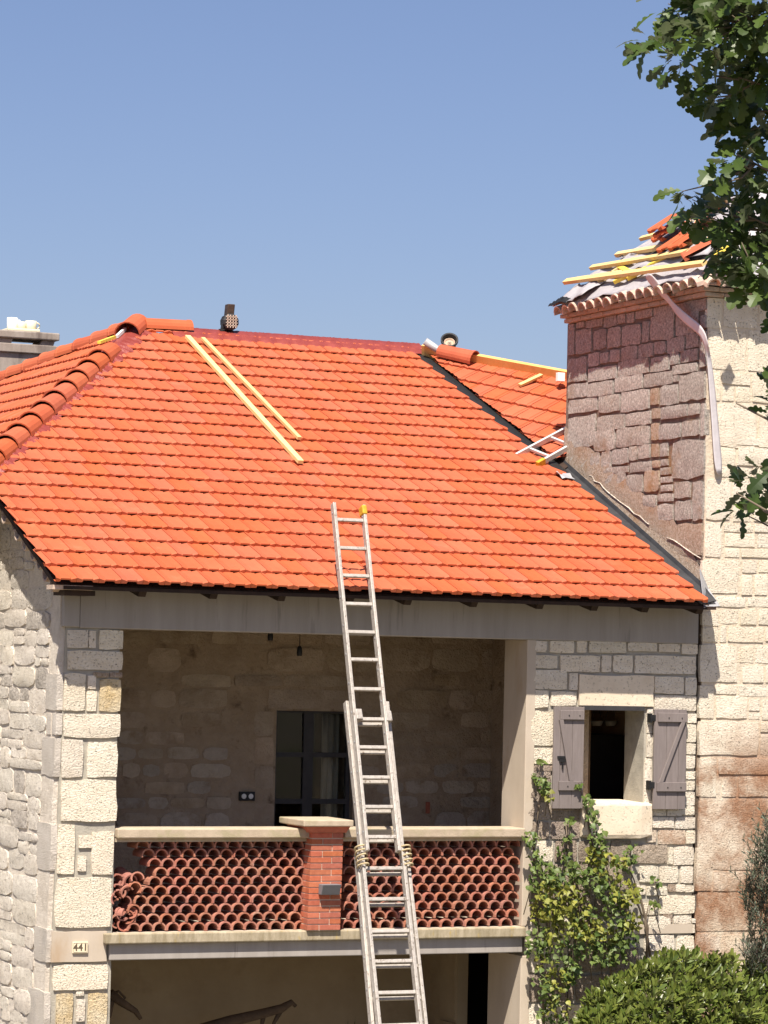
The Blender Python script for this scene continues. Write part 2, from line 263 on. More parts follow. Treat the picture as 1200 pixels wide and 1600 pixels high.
class MB:
    def __init__(s): s.v = []; s.f = []
    def add(s, vs, fs):
        n = len(s.v); s.v += [tuple(float(c) for c in p) for p in vs]; s.f += [tuple(i + n for i in f) for f in fs]; return s
    def box(s, x0, x1, y0, y1, z0, z1):
        return s.add([(x, y, z) for z in (z0, z1) for y in (y0, y1) for x in (x0, x1)],
                     [(0, 2, 3, 1), (4, 5, 7, 6), (0, 1, 5, 4), (2, 6, 7, 3), (0, 4, 6, 2), (1, 3, 7, 5)])
    def hexa(s, p):                                          # 8 corners: bottom ring 0-3, top ring 4-7
        return s.add(p, [(3, 2, 1, 0), (4, 5, 6, 7), (0, 1, 5, 4), (1, 2, 6, 5), (2, 3, 7, 6), (3, 0, 4, 7)])
    def bar(s, a, b, w, h, up=(0, 0, 1), ends=None):
        a = np.array(a, float); b = np.array(b, float); d = unit(b - a); up = np.array(up, float)
        x = np.cross(d, up); x = unit(x); u = np.cross(x, d)
        p = []
        for c in (a, b):
            p += [c - x * w / 2 - u * h / 2, c + x * w / 2 - u * h / 2, c + x * w / 2 + u * h / 2, c - x * w / 2 + u * h / 2]
        return s.hexa(p)
    def tube(s, pts, r, n=8, caps=True):
        pts = [np.array(p, float) for p in pts]; k = len(pts)
        rr = r if isinstance(r, (list, tuple)) else [r] * k
        base = len(s.v); up = A(0, 0, 1)
        for i, p in enumerate(pts):
            d = pts[min(i + 1, k - 1)] - pts[max(i - 1, 0)]; d = unit(d)
            x = np.cross(d, up)
            if np.linalg.norm(x) < 0.05: x = np.cross(d, A(1, 0, 0))
            x = unit(x); y = np.cross(x, d)
            for j in range(n):
                a = 2 * math.pi * j / n
                s.v.append(tuple(p + (x * math.cos(a) + y * math.sin(a)) * rr[i]))
        for i in range(k - 1):
            for j in range(n):
                j2 = (j + 1) % n
                s.f.append((base + i * n + j, base + i * n + j2, base + (i + 1) * n + j2, base + (i + 1) * n + j))
        if caps:
            s.f.append(tuple(base + j for j in reversed(range(n)))); s.f.append(tuple(base + (k - 1) * n + j for j in range(n)))
        return s
    def lathe(s, c, prof, n=16, ax=(0, 0, 1)):
        ax = unit(ax); x = np.cross(ax, A(0.3, 0.9, 0.1)); x = unit(x); y = np.cross(ax, x); c = np.array(c, float)
        base = len(s.v)
        for r, h in prof:
            for j in range(n):
                a = 2 * math.pi * j / n
                s.v.append(tuple(c + ax * h + (x * math.cos(a) + y * math.sin(a)) * r))
        for i in range(len(prof) - 1):
            for j in range(n):
                j2 = (j + 1) % n
                s.f.append((base + i * n + j, base + i * n + j2, base + (i + 1) * n + j2, base + (i + 1) * n + j))
        return s
    def mesh(s, name, m, origin=None, smooth=False):
        me = bpy.data.meshes.new(name)
        o = np.array(origin if origin is not None else (0, 0, 0), float)
        me.from_pydata([tuple(np.array(p) - o) for p in s.v], [], s.f)
        me.materials.append(m)
        if smooth:
            me.polygons.foreach_set('use_smooth', [True] * len(me.polygons))
        me.update(); return me
    def build(s, name, m, parent=None, smooth=False, bevel=0.0):
        a = np.array(s.v); c = (a.min(0) + a.max(0)) / 2
        o = place(name, s.mesh(name, m, c, smooth), Matrix.Translation(Vector(c + OFF)), parent)
        if bevel > 0:
            b = o.modifiers.new('bevel', 'BEVEL'); b.width = bevel; b.segments = 2; b.limit_method = 'ANGLE'
        return o

def stone(parent, O, ax, up, n, a0, a1, b0, b1, m, proud=0.0, rough=0.012, back=0.06, joint=0.008, name='stone', corner=0.14, jitter=0.05):
    """a block of masonry on the plane through O: uneven front face, rounded corners, sides running back into the wall"""
    a0 += joint; a1 -= joint; b0 += joint; b1 -= joint
    w = a1 - a0; h = b1 - b0
    if w < 0.015 or h < 0.015: return None
    nx = max(2, min(4, int(w / 0.10) + 1)); ny = max(2, min(3, int(h / 0.09) + 1))
    O = np.array(O, float); ax = np.array(ax, float); up = np.array(up, float); n = np.array(n, float)
    c = O + ax * (a0 + a1) / 2 + up * (b0 + b1) / 2
    jit = min(w, h) * jitter
    cr = min(w, h) * corner
    V = []; idx = {}
    for j in range(ny + 1):
        for i in range(nx + 1):
            u = -w / 2 + w * i / nx; v = -h / 2 + h * j / ny
            eb = i in (0, nx) or j in (0, ny); cb = i in (0, nx) and j in (0, ny)
            if cb:
                u -= math.copysign(cr * rng.uniform(0.15, 0.5), u); v -= math.copysign(cr * rng.uniform(0.15, 0.5), v)
            elif eb:
                if i in (0, nx): u -= math.copysign(rng.uniform(-0.2, 1) * jit, u); v += rng.uniform(-1, 1) * jit
                else: v -= math.copysign(rng.uniform(-0.2, 1) * jit, v); u += rng.uniform(-1, 1) * jit
            d = proud + (rng.uniform(-1, 1) * rough if not eb else -min(0.6 * rough, 0.005) - 0.001 + rng.uniform(-1, 1) * rough * 0.4)
            idx[i, j] = len(V); V.append(ax * u + up * v + n * d)
    F = [(idx[i, j], idx[i + 1, j], idx[i + 1, j + 1], idx[i, j + 1]) for j in range(ny) for i in range(nx)]
    ring = [(i, 0) for i in range(nx)] + [(nx, j) for j in range(ny)] + [(i, ny) for i in range(nx, 0, -1)] + [(0, j) for j in range(ny, 0, -1)]
    base = len(V); L = len(ring)
    for k in ring: V.append(V[idx[k]] * 1.0)
    for k in ring: V.append(V[idx[k]] * 1.0 - n * back)
    for k in range(L):
        k2 = (k + 1) % L
        F.append((base + k2, base + k, base + L + k, base + L + k2))
    # keep the outside facing out
    if np.dot(np.cross(ax, up), n) < 0: F = [tuple(reversed(f)) for f in F]
    me = bpy.data.meshes.new(name); me.from_pydata([tuple(p) for p in V], [], F); me.materials.append(m)
    me.polygons.foreach_set('use_smooth', [i < nx * ny for i in range(len(F))]); me.update()
    return place(name, me, Matrix.Translation(Vector(c + OFF)), parent)

# ------------------------------------------------------------------ ground: terrace before the house, bank rising to the viewpoint
def ground():
    b = MB(); xs = [-400, -150, -60, -30, -20, -12, -6, 0, 6, 12, 20, 40, 100, 400]
    ys = [-400, -120, -60, -40, -32, -28, -25, -22, -19, -16, -13, -10, -7, -4, 0, 10, 40, 150, 600, 1500]
    for y in ys:
        t = min(1, max(0, (-6 - y) / 20.0)); z = 3.5 * t * t * (3 - 2 * t)
        for x in xs: b.v.append((x - OFF[0], y - OFF[1], z - OFF[2]))
    nx = len(xs)
    for j in range(len(ys) - 1):
        for i in range(nx - 1):
            b.f.append((j * nx + i, j * nx + i + 1, (j + 1) * nx + i + 1, (j + 1) * nx + i))
    tag(b.build('ground', M['ground'], None, True), kind='structure')
ground()
ZG = -5.2

# ------------------------------------------------------------------ the house
YF = 27.0                      # facade plane
house = thing('stone_house', (12.2, 29.0, ZG), 'pale limestone house with bright orange tiled hip roof and open balcony', 'house')
SL = 0.45                      # main roof slope
E0 = atY(600, 928, YF - 0.45)
ZE = E0[2]; YE = YF - 0.45
NR = unit((0, -SL, 1)); VR = unit((0, 1, SL)); UR = A(1, 0, 0)
PR = A(0, YE, ZE)
def roofZ(Y): return ZE + SL * (Y - YE)
def onroof(x, y, off=0.0): return atPlane(x, y, PR + NR * off, NR)
APEX = A(11.76, 33.42, 3.72)
HIP2 = A(8.6, 28.9, roofZ(28.9))
HK = (11.76 - 8.95) / (33.42 - 29.41)
def hipX(Y): return 8.95 + (Y - 29.41) * HK
YR = 33.36; ZR = roofZ(YR)

# ---- walls
lw = MB()                                                   # left side wall with its gable top under the verge (outer face x 8.85)
XL = 8.85
lw.add([(XL - 0.08, YF + 0.05, ZG), (XL, YF + 0.05, roofZ(YF) - 0.16), (XL, 35.5, roofZ(29.2) - 0.16), (XL - 0.08, 35.5, ZG), (XL, 29.2, roofZ(29.2) - 0.16),
        (XL + 0.45, YF + 0.05, ZG), (XL + 0.45, YF + 0.05, roofZ(YF) - 0.16), (XL + 0.45, 35.5, roofZ(29.2) - 0.16), (XL + 0.45, 35.5, ZG), (XL + 0.45, 29.2, roofZ(29.2) - 0.16)],
       [(0, 1, 4, 2, 3), (5, 8, 7, 9, 6), (0, 5, 6, 1), (1, 6, 9, 4), (4, 9, 7, 2), (2, 7, 8, 3)])
left_wall = lw.build('side_wall', M['rubble_mortar'], house)
# rubble of the side wall
def wallX(Z): return XL - 0.08 * (1 - (Z - ZG) / 5.8)
def rubble(y, w, z, h):
    if roofZ(y) - 0.3 < z + h: return
    dark = (-0.62 < z < -0.25) and rng.random() < .35
    stone(left_wall, A(wallX(z + h / 2), 0, 0), (0, 1, 0), (0, 0, 1), (-1, 0, 0), y, y + w, z, z + h, M['rubble_dark'] if (dark or rng.random() < 0.04) else M['rubble'],
          proud=0.010 + rng.uniform(0, .014), rough=0.012, back=0.09, joint=rng.uniform(-.004, .004), corner=0.4)
z = -4.4
while z < 1.45:
    h = rng.uniform(0.15, 0.24)
    y = YF + (0.30 if z > -1 else 0.38)
    while y < 30.3:
        w = rng.uniform(0.35, 1.0); dz = rng.uniform(-.02, .02)
        if rng.random() < .45:
            k = rng.uniform(.38, .62) * h; w2 = w * rng.uniform(.35, .65)
            if rng.random() < .5: rubble(y, w, z + dz, k)
            else: rubble(y, w2, z + dz, k); rubble(y + w2, w - w2, z + dz, k)
            if rng.random() < .5: rubble(y, w, z + k + dz, h - k)
            else: rubble(y, w2 * .8, z + k + dz, h - k); rubble(y + w2 * .8, w - w2 * .8, z + k + dz, h - k)
        else: rubble(y, w * .75, z + dz, h); w *= .75
        y += w
    z += h

# ---- left corner pier of dressed stone
pil = MB(); pil.hexa([(8.80, YF + 0.025, ZG), (9.42, YF + 0.025, ZG), (9.42, YF + 0.5, ZG), (8.80, YF + 0.5, ZG),
                      (8.90, YF + 0.025, 0.25), (9.42, YF + 0.025, 0.25), (9.42, YF + 0.5, 0.25), (8.90, YF + 0.5, 0.25)])
pier = pil.build('corner_pier', M['grey_mortar'], house)
def fstone(parent, x0, y0, x1, y1, m, Y=YF, **k):            # a stone of a front wall, measured corner to corner
    xm, ym = (x0 + x1) / 2, (y0 + y1) / 2
    k.setdefault('joint', -0.004)
    return stone(parent, (0, Y, 0), (1, 0, 0), (0, 0, 1), (0, -1, 0), atY(x0, ym, Y)[0], atY(x1, ym, Y)[0], atY(xm, y1, Y)[2], atY(xm, y0, Y)[2], m, **k)
def z1(l, ox, oy, s): return [tuple(q) for q in ((ox + a / s, oy + c / s, ox + b / s, oy + d / s) for a, b, c, d in l)]
for q in z1([(330, 490, 70, 210), (500, 550, 80, 210), (580, 765, 70, 225), (330, 760, 235, 385), (300, 470, 410, 705), (490, 550, 430, 530),
             (482, 555, 548, 705), (300, 740, 725, 912), (285, 450, 925, 1225), (480, 720, 945, 1225), (275, 720, 1240, 1570)], 40, 970, 5):
    fstone(pier, *q, M['cream_stone'], rough=0.007)
fstone(pier, 40 + 580 / 5, 970 + 455 / 5, 40 + 745 / 5, 970 + 710 / 5, M['golden_stone'], rough=0.010)
for q in z1([(535, 650, 405, 440), (665, 755, 405, 440)], 40, 970, 5): fstone(pier, *q, M['tower_side_rust'], rough=0.008, name='brick')
for q in z1([(250, 385, 40, 430), (420, 520, 130, 225), (410, 475, 290, 405), (520, 690, 95, 435), (215, 645, 1135, 1335), (400, 465, 1410, 1580), (400, 455, 1350, 1380)], 40, 1280, 5):
    fstone(pier, *q, M['cream_stone'], rough=0.007)
for q in z1([(230, 675, 450, 860), (240, 370, 1365, 1640), (490, 640, 1360, 1640)], 40, 1280, 5): fstone(pier, *q, M['golden_stone'] if q[1] > 1500 else M['cream_stone'], rough=0.007)
fstone(pier, 80, 1455, 167, 1503, M['render'], rough=0.003, proud=0.004, name='concrete_block', corner=0.06)
for z0 in (-3.95, -4.35, -4.75):
    stone(pier, (0, YF, 0), (1, 0, 0), (0, 0, 1), (0, -1, 0), 8.86, 9.40, z0, z0 + 0.38, M['cream_stone'])
# dressed side faces of the quoins
for q in z1([(155, 300, 410, 700), (120, 285, 910, 1220), (210, 270, 1230, 1560), (160, 195, 720, 890), (205, 240, 720, 890)], 40, 970, 5) + \
        z1([(80, 250, 30, 410), (60, 215, 850, 1120), (10, 240, 1340, 1640)], 40, 1280, 5):
    xm, ym = (q[0] + q[2]) / 2, (q[1] + q[3]) / 2
    zc = atX(xm, ym, XL)[2]; X = wallX(zc) - 0.012
    ya = atX(q[2], ym, X)[1]; yb = atX(q[0], ym, X)[1]
    stone(left_wall, (X, 0, 0), (0, 1, 0), (0, 0, 1), (-1, 0, 0), max(ya, YF + 0.01), yb, atX(xm, q[3], X)[2], atX(xm, q[1], X)[2], M['dressed_grey'],
          rough=0.005, proud=0.002, joint=-0.002, corner=0.12, name='quoin')

# ---- right bay: stone wall with the small shuttered window
wx0, wx1 = atY(912, 1108, YF)[0], atY(1006, 1255, YF)[0]; wz1, wz0 = atY(960, 1106, YF)[2], atY(960, 1256, YF)[2]
bx0, bx1 = 13.64, 15.50
fb = MB(); yb0, yb1 = YF + 0.025, YF + 0.42
fb.box(bx0, wx0, yb0, yb1, ZG, 0.24); fb.box(wx1, bx1, yb0, yb1, ZG, 0.24); fb.box(wx0, wx1, yb0, yb1, ZG, wz0 - 0.02); fb.box(wx0, wx1, yb0, yb1, wz1 + 0.01, 0.24)
bay = fb.build('window_wall', M['grey_mortar'], house)
R1 = [(125, 205, 80, 145), (225, 365, 80, 150), (382, 440, 82, 148), (455, 672, 85, 150), (682, 850, 92, 140), (865, 985, 98, 145), (998, 1090, 100, 158),
      (120, 268, 165, 240), (285, 518, 165, 262), (527, 583, 165, 262), (595, 710, 165, 265), (722, 1080, 168, 275),
      (118, 325, 250, 365), (338, 388, 270, 368), (838, 1008, 288, 390), (1018, 1082, 295, 400), (838, 1082, 402, 488), (112, 218, 370, 472), (230, 380, 378, 460),
      (105, 300, 490, 695), (100, 290, 708, 800), (300, 412, 480, 800), (1032, 1082, 508, 560), (1010, 1080, 570, 672), (1010, 1078, 682, 745), (1008, 1075, 752, 828), (1008, 1075, 845, 890),
      (1005, 1072, 900, 955), (1005, 1072, 965, 1045), (1000, 1070, 1050, 1100), (830, 1000, 500, 620), (830, 1000, 630, 760), (830, 1000, 770, 900), (830, 1000, 910, 1050),
      (795, 826, 480, 620), (795, 824, 628, 760), (780, 820, 770, 1035),
      (830, 905, 1062, 1105), (912, 995, 1062, 1105), (825, 952, 1115, 1175), (960, 1075, 1115, 1180)]
for q in z1(R1, 800, 980, 3.75): fstone(bay, *q, M['cream_stone'], rough=0.007)
for q in z1([(98, 300, 812, 840), (98, 230, 845, 920), (240, 410, 812, 920), (95, 228, 930, 1020), (240, 408, 930, 1030), (90, 225, 1025, 1130), (88, 220, 1140, 1240), (232, 400, 1045, 1130), (232, 398, 1140, 1240)], 800, 980, 3.75):
    fstone(bay, *q, M['brown_stone'], rough=0.007)
fstone(bay, 800 + 395 / 3.75, 980 + 280 / 3.75, 800 + 830 / 3.75, 980 + 462 / 3.75, M['lintel_stone'], rough=0.004, proud=0.012, name='lintel', corner=0.05)
for q in z1([(345, 558, 185, 295), (155, 415, 300, 445), (260, 330, 185, 280)], 960, 1260, 5): fstone(bay, *q, M['brown_stone'] if q[1] > 1310 else M['rusty_stone'], rough=0.007)
for q in z1([(565, 632, 190, 290), (425, 458, 320, 450), (468, 622, 315, 460), (200, 345, 465, 590), (360, 500, 470, 598), (520, 618, 470, 600), (165, 245, 620, 690),
             (258, 412, 625, 695), (485, 555, 610, 665), (560, 622, 620, 670), (225, 340, 760, 845), (355, 630, 695, 840), (245, 440, 860, 990), (470, 600, 855, 915),
             (610, 636, 880, 910), (500, 630, 925, 990), (240, 470, 1005, 1130), (490, 625, 1010, 1140)], 960, 1260, 5):
    fstone(bay, *q, M['cream_stone'], rough=0.007)
for q in z1([(425, 480, 610, 665), (385, 455, 842, 905)], 960, 1260, 5): fstone(bay, *q, M['tower_side_rust'], rough=0.006)
y = 1313
for h, cuts in ((38, (822, 868, 905, 955, 990)), (44, (822, 852, 900, 948, 992)), (40, (822, 880, 930, 985)), (46, (822, 856, 906, 940, 1000)), (42, (822, 890, 955, 1002)), (46, (822, 850, 900, 960, 1020, 1080)),
                (48, (822, 880, 925, 980, 1040, 1080)), (50, (822, 860, 925, 1000, 1080)), (60, (822, 870, 940, 1010, 1080))):
    for c0, c1 in zip(cuts, cuts[1:]):
        if c1 > 995 and y < 1480: continue
        fstone(bay, c0, y, c1 - 3, y + h - 4, M['brown_stone'] if rng.random() < 0.75 else M['cream_stone'], rough=0.007)
    y += h
# sill block, its rounded top standing proud
zs1 = wz0 + 0.015; zs0 = atY(940, 1312, YF)[2]; sx0, sx1 = atY(908, 1285, YF)[0], atY(1017, 1285, YF)[0]
sb = MB(); prof = [(0.06, zs0), (-0.035, zs0 + 0.015), (-0.045, zs0 + 0.05), (-0.045, zs1 - 0.03), (-0.038, zs1 - 0.008), (-0.02, zs1), (0.42, zs1 + 0.01)]
ns = 7
for i in range(ns):
    x = sx0 + (sx1 - sx0) * i / (ns - 1); e = 0.02 if i in (0, ns - 1) else 0
    for d, zz in prof: sb.v.append((x, YF + d + e + rng.uniform(-.004, .004), zz - (0.012 if e and zz > zs1 - 0.02 else 0) + (0.02 if e and zz < zs0 + .03 else 0)))
k = len(prof)
for i in range(ns - 1):
    for j in range(k - 1): sb.f.append((i * k + j, i * k + j + 1, (i + 1) * k + j + 1, (i + 1) * k + j))
sb.f.append(tuple(range(k))[::-1]); sb.f.append(tuple((ns - 1) * k + j for j in range(k)))
sb.build('window_sill', M['lintel_stone'], house)
# frame bar under the lintel, and the room seen through the opening
MB().box(wx0 - 0.01, wx1 - 0.02, YF - 0.014, YF + 0.05, wz1 - 0.025, wz1 + 0.02).build('lintel_bar', M['frame'], house)
rm = MB()
rm.add([(14.54, YF + .43, ZG + 2.65), (bx1, YF + .43, ZG + 2.65), (bx1, 29.6, ZG + 2.65), (14.54, 29.6, ZG + 2.65),
        (14.54, YF + .43, .2), (bx1, YF + .43, .2), (bx1, 29.6, .2), (14.54, 29.6, .2)],
       [(0, 1, 2, 3), (7, 6, 5, 4), (1, 5, 6, 2), (2, 6, 7, 3), (3, 7, 4, 0)])
rm.build('room_lining', M['room_wall'], house)
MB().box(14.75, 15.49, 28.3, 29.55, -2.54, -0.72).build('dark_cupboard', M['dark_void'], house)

# ---- shutters: three boards, two ledges and a slanting brace each
def shutter(x0, x1, ztop, zbot, flip):
    y0 = YF - 0.03; t = 0.028
    sh = MB().box(x0, x1, y0 - t * 0.7, y0 - 0.002, zbot + .004, ztop - .004).build('shutter', M['shutter'], house)
    cuts = [x0 - .001, x0 + (x1 - x0) * 0.22, x0 + (x1 - x0) * 0.62, x1 + .001] if not flip else [x0 - .001, x0 + (x1 - x0) * 0.38, x0 + (x1 - x0) * 0.76, x1 + .001]
    for a, b in zip(cuts, cuts[1:]):
        MB().box(a + .0015, b - .0015, y0 - t, y0 - t * 0.71, zbot, ztop).build('board', M['shutter'], sh, bevel=0.003)
    H = ztop - zbot
    la, lb = (x0 + (x1 - x0) * 0.17, x1 - 0.012) if not flip else (x0 + .03, x1 - .002)
    for zt in (ztop - 0.035, zbot + H * 0.27):
        MB().box(la, lb, y0 - t - 0.024, y0 - t - .0005, zt - H * 0.092, zt).build('ledge', M['shutter'], sh, bevel=0.004)
        for xx in (la + (lb - la) * .35, la + (lb - la) * .8):
            MB().tube([(xx, y0 - t - .026, zt - H * .05), (xx, y0 - t - .03, zt - H * .05)], .006, 8).build('bolt', M['black'], sh)
    zA, zB = ztop - 0.035 - H * 0.092, zbot + H * 0.27
    xa, xb = (la + 0.012, la + (lb - la) * 0.52) if not flip else (la + (lb - la) * .86, la + (lb - la) * .13)
    wv = 0.045
    MB().hexa([(xb - wv / 2, y0 - t - .024, zB), (xb + wv / 2, y0 - t - .024, zB), (xb + wv / 2, y0 - t - .0005, zB), (xb - wv / 2, y0 - t - .0005, zB),
               (xa - wv / 2, y0 - t - .024, zA), (xa + wv / 2, y0 - t - .024, zA), (xa + wv / 2, y0 - t - .0005, zA), (xa - wv / 2, y0 - t - .0005, zA)]).build('brace', M['shutter'], sh, bevel=0.003)
    if not flip:
        lx = x0 + (x1 - x0) * .12
        l = MB().box(lx, lx + .10, y0 - t - .012, y0 - t - .001, zbot + H * .49, zbot + H * .515); l.box(lx + .02, lx + .085, y0 - t - .016, y0 - t - .001, zbot + H * .455, zbot + H * .485); l.box(lx + .048, lx + .06, y0 - t - .02, y0 - t - .004, zbot + H * .39, zbot + H * .46)
        l.build('latch', M['black'], sh)
    else:
        for f in (.15, .82):
            zz = ztop - H * f + .06
            MB().box(x0 - .045, x0 + .01, y0 - .03, y0 + .035, zz - .03, zz + .03).box(x0 - .055, x0 - .035, y0 - .04, y0 + .03, zz - .045, zz + .045).build('hinge', M['black'], sh)
    return sh
zt, zb = atY(890, 1104, YF)[2], atY(885, 1263, YF)[2]
sh1 = shutter(atY(863, 1180, YF - .03)[0], atY(910, 1180, YF - .03)[0], zt, zb, False); sh1['label'] = 'left taupe shutter with a black latch'
sh2 = shutter(atY(1020, 1180, YF - .03)[0], atY(1070, 1180, YF - .03)[0], zt - .01, zb - .005, True); sh2['label'] = 'right taupe shutter held by two black hinges'

# ---- concrete lintel beam over the opening, and the pier head at its left
zb0, zb1 = 0.232, roofZ(YF) - 0.115
MB().box(9.02, bx1 + 0.005, YF - 0.005, YF + 0.40, zb0, zb1).build('lintel_beam', M['concrete'], house, bevel=0.01)
MB().box(8.86, 9.018, YF - 0.012, YF + 0.42, 0.24, zb1 - .01).build('beam_end', M['concrete'], house, bevel=0.01)
# right column return (rendered), upper and lower storey
MB().box(13.60, 13.70, YF + 0.002, YF + 0.50, -2.545, 0.2318).build('column', M['render'], house, bevel=0.006)
MB().box(13.60, 13.70, YF + 0.002, 27.72, ZG, -2.83).build('column', M['render'], house, bevel=0.006)

# ---- loggia: floor slab, ceiling, back wall, side wall
sz1 = -2.545; sz0 = atY(490, 1470, YF - .08)[2]
sl0, sl1 = atY(165, 1463, YF - .08)[0], atY(822, 1458, YF - .08)[0]
slab = MB().box(9.43, bx1, YF, 29.6, sz0 + .004, sz1 - .001).build('floor_slab', M['render'], house)
se = MB().box(sl0, sl1, YF - .085, YF - .001, sz0, sz1).build('slab_edge', M['slab_edge'], house, bevel=0.012)
MB().box(sl0 + .06, 13.598, YF - .03, YF + .22, atY(490, 1494, YF)[2], sz0 - .001).build('slab_beam', M['concrete'], house, bevel=0.008)
MB().box(9.3, 14.6, YF + .402, 29.75, zb1 - .10, zb1 - .04).build('ceiling', M['wood_dark'], house)
YB = 29.5
dx0, dx1 = atY(431, 1200, YB)[0], atY(553, 1200, YB)[0]; dzt = atY(490, 1111, YB)[2]
bw = MB(); bw.box(9.3, dx0, YB + .012, YB + .4, sz1, .6); bw.box(dx1, 14.6, YB + .012, YB + .4, sz1, .6); bw.box(dx0, dx1, YB + .012, YB + .4, dzt, .6)
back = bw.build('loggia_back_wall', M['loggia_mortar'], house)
MB().box(14.45, 14.52, YF + .43, 29.5, sz1, .6).build('partition_wall', M['loggia_mortar'], house)
rows = [984, 1010, 1052, 1075, 1110, 1140, 1165, 1190, 1218, 1243, 1266, 1310]
for ri, (ya, yb) in enumerate(zip(rows, rows[1:])):
    x = 180 + rng.uniform(-10, 20)
    while x < 800:
        w = rng.uniform(28, 70) if ri > 5 else rng.uniform(40, 100)
        x2 = min(x + w, 806)
        if not (x2 > 372 and x < 560 and yb > 1108) and rng.random() < (0.88 if ri > 4 else 0.8):
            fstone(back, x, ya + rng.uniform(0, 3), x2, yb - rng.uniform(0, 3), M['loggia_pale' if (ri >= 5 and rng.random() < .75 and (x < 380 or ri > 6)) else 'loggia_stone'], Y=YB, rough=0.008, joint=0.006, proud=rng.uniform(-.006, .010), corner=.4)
        x = x2 + rng.uniform(0, 4)
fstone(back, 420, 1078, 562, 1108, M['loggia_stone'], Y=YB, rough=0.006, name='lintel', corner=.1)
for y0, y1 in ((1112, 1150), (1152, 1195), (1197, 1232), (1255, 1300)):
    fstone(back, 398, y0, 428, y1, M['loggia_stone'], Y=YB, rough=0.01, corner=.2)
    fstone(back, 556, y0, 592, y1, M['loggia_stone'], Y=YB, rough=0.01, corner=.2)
# glazed door
gd = MB(); t = .05
xm = atY(487, 1200, YB)[0]
ys = [dzt, atY(487, 1180, YB)[2], atY(487, 1253, YB)[2], sz1 + .08]
gd.box(dx0, dx0 + .045, YB + .10, YB + .15, sz1, dzt); gd.box(dx1 - .045, dx1, YB + .10, YB + .15, sz1, dzt); gd.box(xm - .055, xm + .055, YB + .098, YB + .152, sz1, dzt)
for zz in ys: gd.box(dx0 + .045, xm - .055, YB + .10, YB + .15, zz - .025, zz + .025); gd.box(xm + .055, dx1 - .045, YB + .10, YB + .15, zz - .025, zz + .025)
door = gd.build('glazed_door', M['frame'], house)
for xa, xb in ((dx0 + .045, xm - .055), (xm + .055, dx1 - .045)):
    for za, zb_ in zip(ys[1:], ys[:-1]):
        MB().box(xa, xb, YB + .122, YB + .128, za + .025, zb_ - .025).build('pane', M['glass'], door)
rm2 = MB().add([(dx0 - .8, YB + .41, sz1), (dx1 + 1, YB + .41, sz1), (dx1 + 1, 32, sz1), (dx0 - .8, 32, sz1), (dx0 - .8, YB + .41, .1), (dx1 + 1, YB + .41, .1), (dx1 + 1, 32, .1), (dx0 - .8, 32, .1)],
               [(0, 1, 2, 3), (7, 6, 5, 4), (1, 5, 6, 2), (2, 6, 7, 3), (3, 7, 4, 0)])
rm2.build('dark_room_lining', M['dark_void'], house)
cu = MB(); nn = 15
cx0, cx1 = atY(500, 1150, YB + .3)[0], atY(528, 1150, YB + .3)[0]
for zz in (-.5, sz1 + .02):
    for i in range(nn):
        f = i / (nn - 1); cu.v.append((cx0 + (cx1 - cx0) * f, YB + .25 + .02 * math.sin(f * 20), zz))
for i in range(nn - 1): cu.f.append((i, i + 1, nn + i + 1, nn + i))
co = cu.build('curtain', M['curtain'], None, True); tag(co, 'narrow pale curtain hanging behind the right pane of the glazed door', 'curtain')
so = co.modifiers.new('thick', 'SOLIDIFY'); so.thickness = .004
# double socket beside the door
p0, p1 = atY(373, 1251, YB), atY(397, 1237, YB)
sk = MB().box(p0[0], p1[0], YB - .03, YB + .012, p0[2], p1[2]).build('double_socket', M['black'], house, bevel=.004)
for f in (.27, .73):
    MB().lathe((p0[0] + (p1[0] - p0[0]) * f, YB - .031, (p0[2] + p1[2]) / 2), [(0.001, .004), (.022, .004), (.028, -.002)], 16, (0, -1, 0)).build('socket_outlet', M['white'], sk)
# reddish mark: a hook plate on the back wall
pb = atY(668, 1262, YB); MB().box(pb[0] - .02, pb[0] + .02, YB - .02, YB + .01, pb[2] - .06, pb[2] + .06).build('wall_bracket', M['brick'], house, bevel=.004)

# ---- lower room behind the ground-floor opening
YL = 29.35
MB().box(9.3, 13.7, YL, YL + .3, ZG, sz0).build('lower_back_wall', M['plaster'], house)
MB().box(13.60, 13.72, 28.42, YL, ZG, sz0).build('lower_side_wall', M['plaster'], house)
for za, zb_ in ((-3.62, -2.86), (-4.3, -3.635), (-5.15, -4.315)):
    stone(house, (13.60, 0, 0), (0, 1, 0), (0, 0, 1), (-1, 0, 0), 28.42, 28.80, za, zb_, M['plaster'], rough=.004, proud=.02, name='quoin', corner=.05)
MB().box(14.9, 14.95, YF + .43, 31.0, ZG, sz0).box(13.725, 14.899, YL + .31, YL + .36, ZG, sz0).box(13.725, 14.899, YF + .43, YF + .46, ZG, sz0).build('dark_doorway', M['dark_void'], house)  # walls behind the door opening, its shade put into their near-black colour
MB().box(9.3, 9.42, YF + .5, YL, ZG, sz0).build('lower_left_wall', M['plaster'], house)
MB().box(9.31, 15.5, 32.1, 36, ZG, 1.2).build('house_core', M['rubble_mortar'], house)
MB().box(7.8, 8.76, 29.9, 36, ZG, .95).build('main_wall', M['rubble_mortar'], house)

